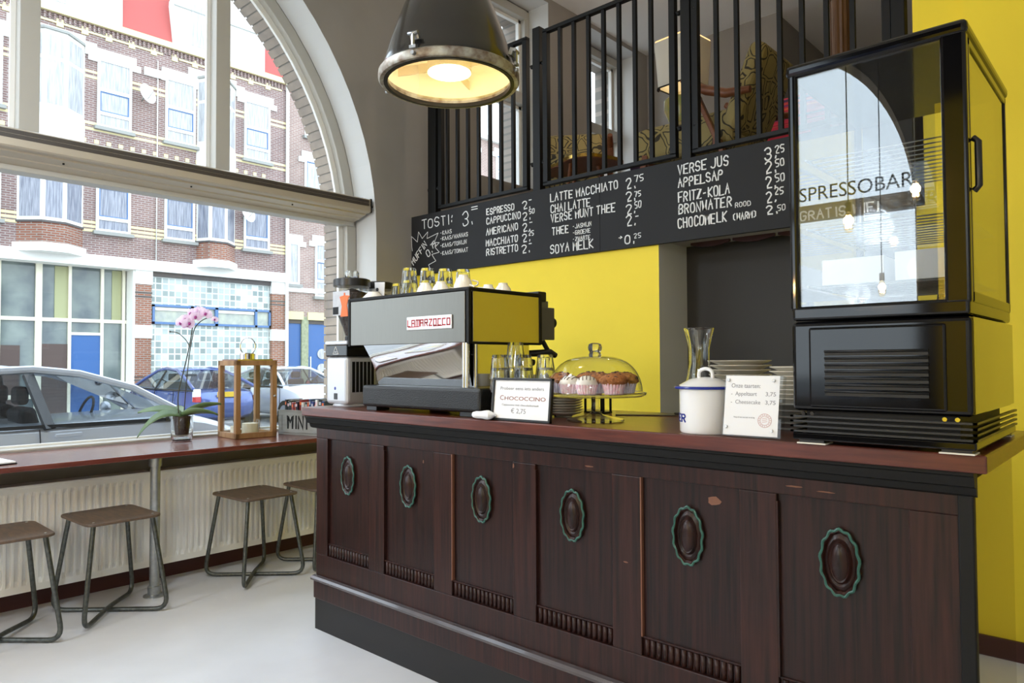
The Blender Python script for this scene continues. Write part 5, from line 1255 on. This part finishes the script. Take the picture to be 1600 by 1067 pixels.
for k in range(60): b.box(-23.05, -7+k*.33, 7.72, FXn+.02, -6.88+k*.33, 7.84)
b.build('cream_courses', bk['crm'], bl)

def win(y0, y1, z0, z1, zs, par=bl, lint=True, x=FXn, blue_=True, pm=None):
    """sash window: frame, cross rails at zs, sill and stepped lintel; pane as sub-part"""
    b = B(); t = .075
    b.box(x-.02, y0, z0, x+.05, y0+t, z1).box(x-.02, y1-t, z0, x+.05, y1, z1).box(x-.02, y0+t, z0, x+.05, y1-t, z0+t).box(x-.02, y0+t, z1-t, x+.05, y1-t, z1)
    for z in zs: b.box(x-.02, y0+t, z-.05, x+.05, y1-t, z+.05)
    fr = b.build('window', bk['wf'], par)
    B().box(x-.01, y0+.02, z0+.02, x+.022, y1-.02, z1-.02).build('pane', pm or bk['wp'], fr)
    if blue_ and zs:
        zz = sorted(zs); za = zz[0]+.05; zb_ = (zz[1]-.05) if len(zz) > 1 else z1-t; q = B()
        for (c0, c1, c2, c3) in ((y0+t, za, y0+t+.035, zb_), (y1-t-.035, za, y1-t, zb_), (y0+t+.035, za, y1-t-.035, za+.035), (y0+t+.035, zb_-.035, y1-t-.035, zb_)): q.box(x+.016, c0, c1, x+.034, c2, c3)
        q.build('opening_light', bk['bf'], fr)
    B().box(x-.02, y0-.08, z0-.1, x+.14, y1+.08, z0).build('window_sill', bk['sill'], par)
    if lint:
        b = B().box(x-.02, y0-.12, z1, x+.06, y1+.12, z1+.28).box(x-.02, y0-.25, z1-.13, x+.055, y0-.0, z1+.06).box(x-.02, y1+.0, z1-.13, x+.055, y1+.25, z1+.06)
        b.build('lintel', bk['st'], par)
WY = [-.65, 2.02, 3.98, 7.25, 9.19, 11.80]
for y in WY:
    win(y, y+.95, 8.25, 10.28, [8.66, 9.36]); win(y, y+.95, 5.16, 7.1, [5.55, 6.5], lint=True, pm=bk['wpl'])
def bay(y0, y1, yl, yr):
    """bay: front from y0 to y1, returning to the wall at yl and yr"""
    xf_ = -22.5; pl_ = lambda z, o=0: [(FXn, yl-o, z), (xf_+o, y0-o*.4, z), (xf_+o, y1+o*.4, z), (FXn, yr+o, z)]
    b = B().prism(pl_(4.36, .1), (0, 0, .24)); b.build('bay_base', bk['st'], bl)
    b = B().prism(pl_(4.60), (0, 0, .55)); b.build('bay_brickwork', bk['pier'], bl)
    b = B().prism(pl_(5.15, .04), (0, 0, .06)); b.build('bay_sill', bk['dk'], bl)
    for (z0, z1, nm) in ((5.21, 7.3, 1), (8.35, 10.5, 2)):
        B().prism(pl_(z0), (0, 0, z1-z0)).build('bay_window', bk['wf'], bl)
        pts = pl_(0); o = bl
        for i in range(3):
            p, q = Vector(pts[i]), Vector(pts[i+1]); d = (q-p).normalized(); nrm = Vector((d.y, -d.x, 0)); 
            if nrm.x < 0: nrm = -nrm
            b = B(); L_ = (q-p).length
            for (za, zb_) in ((z0+.1, z0+(z1-z0)*.62), (z0+(z1-z0)*.67, z1-.12)):
                a, c_2 = p+d*.07+nrm*.006, q-d*.07+nrm*.006
                b.hexa([(a.x-nrm.x*.02, a.y-nrm.y*.02, za), (c_2.x-nrm.x*.02, c_2.y-nrm.y*.02, za), (c_2.x, c_2.y, za), (a.x, a.y, za), (a.x-nrm.x*.02, a.y-nrm.y*.02, zb_), (c_2.x-nrm.x*.02, c_2.y-nrm.y*.02, zb_), (c_2.x, c_2.y, zb_), (a.x, a.y, zb_)])
            b.build('bay_pane', bk['wpl'] if nm == 1 else bk['wp'], bl)
    B().prism(pl_(7.3, .02), (0, 0, 1.05)).build('bay_parapet', bk['st'], bl)
    B().prism(pl_(10.5, .06), (0, 0, .07)).build('bay_roof', bk['sill'], bl)
    b = B().box(-23.05, yl-.3, 10.45, FXn+.05, yl, 10.8).box(-23.05, yr, 10.3, FXn+.05, yr+.3, 10.65).box(-23.05, yl, 10.5, FXn+.05, yr, 10.8); b.build('lintel', bk['st'], bl)
bay(5.78, 6.33, 5.3, 6.92); bay(10.33, 10.93, 9.98, 11.48) if False else bay(10.42, 10.98, 10.2, 11.5); bay(.9, 1.45, .45, 1.9)
# red clad roof storey with arched white dormers
b = B().hexa([(-23.1, -8, 11.38), (-23.1, 13.4, 11.38), (-26, 13.4, 11.38), (-26, -8, 11.38), (-23.9, -8, 14.6), (-23.9, 13.4, 14.6), (-26, 13.4, 14.6), (-26, -8, 14.6)]); b.build('roof_storey', bk['redr'], bl)
for (y0, y1) in ((4.75, 7.95), (9.45, 12.6), (.1, 3.2)):
    c0, hw = (y0+y1)/2, (y1-y0)/2
    P = [(-23.08, y0, 11.38)] + [(-23.08, c0-hw*math.cos(PI*i/16), 12.75+1.05*math.sin(PI*i/16)) for i in range(17)] + [(-23.08, y1, 11.38)]
    d = B().prism(P, (-1.5, 0, 0)).build('dormer', bk['wf'], bl)
    B().box(-23.09, c0-1.0, 11.6, -23.06, c0+.1, 12.95).build('dormer_pane', bk['wp'], d)
    B().box(-23.07, y0+.02, 12.7, -23.05, y1-.02, 12.74).build('dormer_line', bk['sill'], d)
# shopfront
XS = -23.55
B().box(XS-.3, 1.5, ZS_, XS-.02, 8.37, 4.15).build('shop_glazing', bk['wpb'], bl)
B().box(-24.7, -8, ZS_, -23, 1.5, 4.15).build('brick_wall', bk['pier'], bl)
b = B()
for (y0, y1) in ((1.6, 1.75), (3.4, 3.52), (4.95, 5.08), (5.9, 6.06), (6.72, 6.80), (7.58, 7.66), (8.18, 8.26)): b.box(XS-.05, y0, ZS_, XS+.06, y1, 4.15)
b.box(XS-.04, 1.5, 2.5, XS+.05, 8.3, 2.6).box(XS-.04, 6.8, 2.12, XS+.05, 7.6, 2.2).box(XS-.04, 1.5, .3, XS+.05, 5.9, .42)
b.build('shopfront_frame', mat('shop_joinery', '#e4ddc6', .5), bl)
B().box(XS-.04, 6.80, ZS_, XS+.02, 7.58, 2.12).build('door', bk['blue'], bl); B().box(XS-.04, 6.06, ZS_, XS+.02, 6.72, 1.85).build('door', bk['brn'], bl)
B().box(XS-.04, 5.08, ZS_, XS+.01, 5.55, 1.8).build('door', bk['brn'], bl)
B().box(XS+.02, 6.3, .85, XS+.03, 6.5, .90).build('letter_slot', MT['brass'], bl)
b = B().box(XS-.03, 6.38, 2.6, XS+.005, 6.72, 4.1).box(XS-.03, 7.9, 2.6, XS+.005, 8.16, 4.1); b.build('roller_screen', bk['yel'], bl)
B().box(-24, 8.3, ZS_, FXn, 8.37, 4.15).build('reveal', bk['st'], bl)
# glass block front
B().box(-23.4, 8.84, ZS_, FXn-.12, 12.86, 4.02).build('glass_block_panel', bk['gb'], bl)
b = B().box(-23.2, 8.84, 3.98, FXn-.02, 12.86, 4.12); b.build('shutter_box', bk['dk'], bl)
b = B()
for (y0, y1) in ((8.88, 8.95), (10.06, 10.16), (10.86, 10.96), (12.26, 12.34), (12.78, 12.84)): b.box(FXn-.14, y0, 2.5, FXn-.02, y1, 3.1)
b.box(FXn-.14, 8.88, 2.5, FXn-.02, 12.84, 2.57).box(FXn-.14, 8.88, 3.04, FXn-.02, 12.84, 3.11); fr = b.build('window', bk['bf'], bl)
B().box(FXn-.13, 8.9, 2.52, FXn-.09, 12.8, 3.08).build('pane', mat('strip_pane', '#a9ab9b', .2, col2='#8b928c', vs_=4), fr)
b = B().box(FXn-.09, 8.97, 2.93, FXn-.05, 10.04, 3.02).box(FXn-.09, 10.98, 2.93, FXn-.05, 12.24, 3.02); b.build('blind_roll', bk['wf'], fr)
B().tube([(FXn+.08, 13.40, ZS_), (FXn+.08, 13.40, 11.2)], .06, 10).build('drainpipe', bk['wf'], bl)
B().tube([(FXn+.04, 8.95, 4.4), (FXn+.04, 8.95, 10.7)], .018, 8).build('downpipe', bk['wf'], bl); B().box(FXn, 8.55, 10.15, FXn+.09, 9.05, 10.4).build('hopper_head', bk['st'], bl)

br = thing('brick_house', 'pinkish brick house with blue doors right of the white drainpipe', 'building', (-23.6, 20, ZS_))
XH = -23.12
B().box(XH-1.2, 13.46, 2.95, XH, 34, 11.6).build('brick_wall', bk['p'], br); B().box(XH-1.2, 15.35, ZS_, XH, 34, 2.95).build('brick_wall', bk['p'], br)
B().box(XH-1.2, 13.45, ZS_, XH, 13.5, 2.95).box(XH-1.2, 14.12, ZS_, XH, 14.40, 2.95).build('pillar', mat('mossy_tiles', '#8a8f74', .8, var=.2, vs_=12), br)
b = B().box(XH-.1, 13.47, 3.83, XH+.06, 34, 4.0).box(XH-.05, 13.47, 6.75, XH+.05, 34, 6.85); b.build('string_course', bk['st'], br)
B().box(XH-1.2, 13.47, 11.6, XH+.2, 34, 11.8).build('cornice', bk['wf'], br)
for (y0, y1) in ((13.5, 14.12), (14.40, 15.35)):
    B().box(XH-.15, y0, ZS_, XH-.08, y1, 2.75).build('door', bk['blue'], br)
    B().box(XH-.2, y0, 2.70, XH-.04, y1, 2.84).build('transom', bk['dk'], br)
    B().box(XH-.1, y0-.05, 2.84, XH+.04, y1+.05, 3.12).build('lintel', bk['crm'], br)
B().box(XH-.08, 14.5, .6, XH-.04, 14.54, 1.5).build('door_pull', bk['wf'], br)
for z in (1.6, 1.05, .5): B().cyl((XH-.08, 15.0, z), (XH-.05, 15.0, z), .19, n=20).build('porthole', bk['wp'], br)
win(13.56, 14.0, 4.1, 5.62, [], par=br, x=XH, blue_=False); win(14.65, 15.85, 3.72, 5.7, [4.3, 5.05], par=br, x=XH)
win(14.2, 15.35, 7.05, 8.75, [7.6], par=br, x=XH); win(14.2, 15.35, 9.6, 11.0, [10.3], par=br, x=XH, blue_=False)
for y in (17.2, 19.6, 22.0, 24.4, 26.8, 29.2):
    win(y, y+1.15, 3.9, 5.7, [4.4, 5.1], par=br, x=XH); win(y, y+1.15, 7.05, 8.9, [7.6, 8.3], par=br, x=XH); win(y, y+1.15, 9.5, 11.1, [10.3], par=br, x=XH)

def dish(loc, r, label):
    d = thing('satellite_dish', label, 'satellite dish', loc, group='satellite dishes on the brick terrace')
    ax = Matrix.Rotation(math.radians(-62), 3, 'X') @ Matrix.Rotation(math.radians(62), 3, 'Y')
    B().lathe([(.0, .0), (r*.5, r*.05), (r, r*.2), (r, r*.22), (r*.5, r*.07), (.0, r*.02)], n=28, axis=ax, cap=False).build('reflector', bk['wf'], d, local=True)
    B().tube([Vector((0, 0, 0)), Vector((-.35, 0, -.12))], .02, 6).build('wall_arm', bk['sill'], d, local=True)
    B().tube([Vector((0, 0, -r*.7)), ax @ Vector((0, 0, r*.9))], .012, 6).build('feed_arm', bk['sill'], d, local=True)
dish((-22.65, 8.5, 9.45), .30, 'white satellite dish high on the wall between two upper windows'); dish((-22.6, 11.72, 6.3), .33, 'white satellite dish right of the brick bay, one floor lower')

# ------------------------------------------------------------------ cars (built along +X = forward, origin on the road)
tyre = mat('tyre', '#1a1a1a', .8); hub = mat('wheel_silver', '#b6b8ba', .35, metal=.7); carglass = pane('car_glass', (.62, .66, .68), 1.5, 1.6); dkg = mat('dark_trim', '#17181a', .4)
lampw = mat('clear_lamp', '#dfe3e8', .1); lampr = mat('red_lamp', '#a51d24', .15); interior = mat('car_interior', '#2a2c30', .8)
def car(nm, label, loc, rz, paint, L_=4.25, W=1.74, Hh=1.46, roof=None, hatch=False, plate='yellow'):
    c = thing(nm, label, 'car', loc, rz)
    hw = W/2; rf = roof or [(-1.72, .93), (-1.42, 1.20), (-.75, Hh-.03), (-.1, Hh), (.28, Hh-.045), (.74, Hh-.19), (1.18, 1.0)]
    # lower body: rings along the length
    stn = [(-L_/2, .55, .72, .66), (-L_/2+.08, .32, .92, .80), (-L_/2+.45, .22, .97, .93), (-1.2, .2, .97, .98), (0, .2, .95, 1.0), (1.1, .2, 1.0, .99), (1.4, .21, .96, .97), (L_/2-.35, .24, .82, .90), (L_/2-.06, .34, .66, .74), (L_/2, .42, .58, .62)]
    rs = []
    for (x, z0, z1, k) in stn:
        h = hw*k; zm_ = z0+(z1-z0)*.62
        rs.append([(x, -h*.86, z0), (x, -h*.97, z0+.12), (x, -h, zm_), (x, -h*.95, z1-.03), (x, -h*.86, z1), (x, -h*.4, z1+.015), (x, h*.4, z1+.015), (x, h*.86, z1), (x, h*.95, z1-.03), (x, h, zm_), (x, h*.97, z0+.12), (x, h*.86, z0)])
    B().rings(rs).build('body', paint, c, local=True, bevel=0, sub=1)
    gl = lambda z: hw*(.93 - .30*max(0, (z-.93))/(Hh-.93))       # glasshouse half width at height z
    # roof skin between third and fifth profile points
    rr_ = rf[2:5]; rows = []
    xs_ = [rr_[0][0]+(rr_[2][0]-rr_[0][0])*i/8 for i in range(9)]
    def prof(x):
        for (a, za), (b_, zb_) in zip(rf, rf[1:]):
            if a <= x <= b_: return za+(zb_-za)*(x-a)/(b_-a)
        return rf[-1][1]
    for x in xs_: z = prof(x); h = gl(z); rows.append([(x, h*s_, z - .05*abs(s_)**4 + .02) for s_ in (-1, -.9, -.5, 0, .5, .9, 1)])
    B().grid(rows).build('roof', paint, c, local=True, solid=.02, recalc=False)
    for s_ in (-1, 1):
        P = [(x, s_*gl(z), z) for x, z in rf]
        B().tube(P, .035, 8).build('roof_rail', paint, c, local=True)
        B().bar((-.02, s_*(gl(.93)), .92), (-.14, s_*gl(Hh-.05), Hh-.05), .10, .03).build('centre_pillar', dkg, c, local=True)
        poly = [(rf[0][0]+.10, s_*(gl(.95)-.012), .95)] + [(x, s_*(gl(z)-.012), z) for x, z in rf[1:6]] + [(rf[6][0]-.16, s_*(gl(.97)-.012), .97)]
        b = B(); b.f(poly); b.build('side_window', carglass, c, local=True)
        B().bar((rf[0][0], s_*(hw*.925), .945), (rf[6][0], s_*(hw*.925), .945), .03, .03).build('waist_strip', dkg, c, local=True)
        m_ = B().ball((1.02, s_*(hw+.10), 1.0), .09, 12, (.6, 1.1, .75)).build('mirror', paint, c, local=True); B().bar((1.02, s_*(hw-.06), .95), (1.02, s_*(hw+.08), .98), .05, .04).build('mirror_arm', dkg, m_, local=True)
        for xh in (.12, -.85): B().bar((xh-.12, s_*(hw+.012), .86), (xh+.1, s_*(hw+.012), .865), .03, .035).build('door_handle', paint, c, local=True, bevel=.008)
        b = B()
        for xl in (1.15, -.08, -1.1): b.bar((xl, s_*(hw*.995+.003), .32), (xl-.03, s_*(hw*.96+.01), .92), .008, .012)
        b.build('door_gap', dkg, c, local=True)
        for xw in (L_/2-.82, -L_/2+.78):
            wl = B().cyl((xw, s_*(hw-.2), .31), (xw, s_*(hw+.005), .31), .31, n=28).build('wheel', tyre, c, local=True)
            B().cyl((xw, s_*(hw-.02), .31), (xw, s_*(hw+.012), .31), .2, n=20).build('hubcap', hub, wl, local=True)
        B().ball((L_/2-.20, s_*hw*.66, .68), .16, 12, (.9, .8, .45)).build('headlamp', lampw, c, local=True)
        tlp = B().box(-L_/2+.06, s_*hw*.74, .70, -L_/2+.22, s_*hw*.90, .98).build('tail_lamp', lampw if hatch else lampr, c, local=True, bevel=.02)
        if hatch: B().box(-L_/2+.055, s_*hw*.74, .70, -L_/2+.2, s_*hw*.902, .82).build('red_lens', lampr, tlp, local=True, bevel=.01)
    w5, w6 = rf[4], rf[6]; b = B(); b.f([(w5[0], -gl(w5[1]), w5[1]), (w5[0], gl(w5[1]), w5[1]), (w6[0], gl(w6[1])+.0, w6[1]), (w6[0], -gl(w6[1]), w6[1])]); b.build('windscreen', carglass, c, local=True)
    r0, r2 = rf[0], rf[2]; b = B(); b.f([(r2[0], -gl(r2[1]), r2[1]), (r2[0], gl(r2[1]), r2[1]), (r0[0], gl(r0[1]), r0[1]), (r0[0], -gl(r0[1]), r0[1])]); b.build('rear_window', carglass, c, local=True)
    for (x, y) in ((.0, .36), (.0, -.36), (-.9, .36), (-.9, -.36)):
        s1_ = B().box(x-.08, y-.22, .5, x+.08, y+.22, 1.12).xf(Matrix.Translation((x, 0, .5)) @ Matrix.Rotation(math.radians(-14), 4, 'Y') @ Matrix.Translation((-x, 0, -.5))).build('seat', interior, c, local=True, bevel=.05, seg=3)
        B().box(x-.2, y-.13, 1.13, x-.1, y+.13, 1.30).build('headrest', interior, s1_, local=True, bevel=.04, seg=3)
    B().tube([(.62+.06*math.sin(a), .36+.18*math.cos(a), .98+.17*math.sin(a)) for a in [2*PI*i/24 for i in range(24)]], .014, 8, closed=True).build('steering_wheel', interior, c, local=True)
    B().box(.75, -.7, .7, 1.35, .7, .98).build('dashboard', interior, c, local=True, bevel=.05)
    B().box(-L_/2-.012, -.26, .80, -L_/2+.03, .26, .91).build('number_plate', mat('plate_yellow', '#d9b12a', .5), c, local=True)
    B().box(L_/2-.03, -.26, .42, L_/2+.012, .26, .52).build('number_plate', mat('plate_yellow', '#d9b12a', .5), c, local=True)
    return c
silver = mat('silver_car_paint', '#a3a7ae', .3, metal=.25, coat=.6); bluep = mat('blue_car_paint', '#4a5c96', .25, metal=.4, coat=.8); whitep = mat('pearl_car_paint', '#d5d8de', .22, metal=.3, coat=.8); greenp = mat('dark_green_car_paint', '#2c3a3a', .25, metal=.4, coat=.8); navyp = mat('royal_blue_car_paint', '#23378c', .25, metal=.3, coat=.8)
car('silver_hatchback', 'silver hatchback parked right outside the arched window', (-8.27, 2.02, ZS_), PI/2, silver)
car('blue_hatchback', 'blue hatchback with yellow plate parked nose in across the street', (-17.35, 7.5, ZS_-.03), PI, bluep, 4.3, 1.62, 1.42, hatch=True, roof=[(-2.0, .98), (-1.6, 1.12), (-.75, 1.37), (-.1, 1.42), (.3, 1.38), (.8, 1.2), (1.3, .97)])
car('white_saloon', 'pearl white saloon facing the window across the street, behind the lantern', (-17.2, 10.05, ZS_-.03), 0, whitep, 4.4, 1.72, 1.42)
car('green_saloon', 'dark green car mostly hidden behind the coffee grinder', (-17.3, 12.7, ZS_-.03), 0, greenp, 4.2, 1.7, 1.42)
car('royal_blue_estate', 'royal blue car parked in front of the front window, seen mirrored in the fridge', (-1.9, -8.0, ZS_), 0, navyp, 4.3, 1.75, 1.5)

# street lamp and houses beyond the front window (mirrored in the fridge glass)
sl = thing('street_lamp', 'grey street lamp beyond the front window, mirrored in the fridge glass', 'street lamp', (-2.45, -10.5, ZS_))
B().cyl((-2.45, -10.5, ZS_), (-2.45, -10.5, 5.35), .085, .06, 14).build('pole', MT['galv'], sl)
B().tube([(-2.45, -10.5, 5.3), (-2.45, -10.5, 5.45), (-2.75, -10.5, 5.6), (-3.05, -10.5, 5.65)], .045, 10, fillet=.1).build('arm', MT['galv'], sl)
B().ball((-3.25, -10.5, 5.66), .3, 14, (1, .45, .3)).build('lantern_head', MT['galv'], sl)
fh_ = thing('far_houses', 'low brick houses with white window frames across the side street', 'building', (-1, -28, ZS_))
B().box(-4.5, -29, ZS_, 14, -26, 4.4).build('brick_wall', brick('far_brick', '#a87a62', '#b58a72', '#b8aca0', axis='xz'), fh_)
for k in range(9): q = B().box(-4.1+k*1.9, -26.02, .6, -2.9+k*1.9, -25.95, 3.2).build('window', bk['wf'], fh_); B().box(-4.0+k*1.9, -25.97, .7, -3.0+k*1.9, -25.93, 3.1).build('pane', bk['wp'], q)
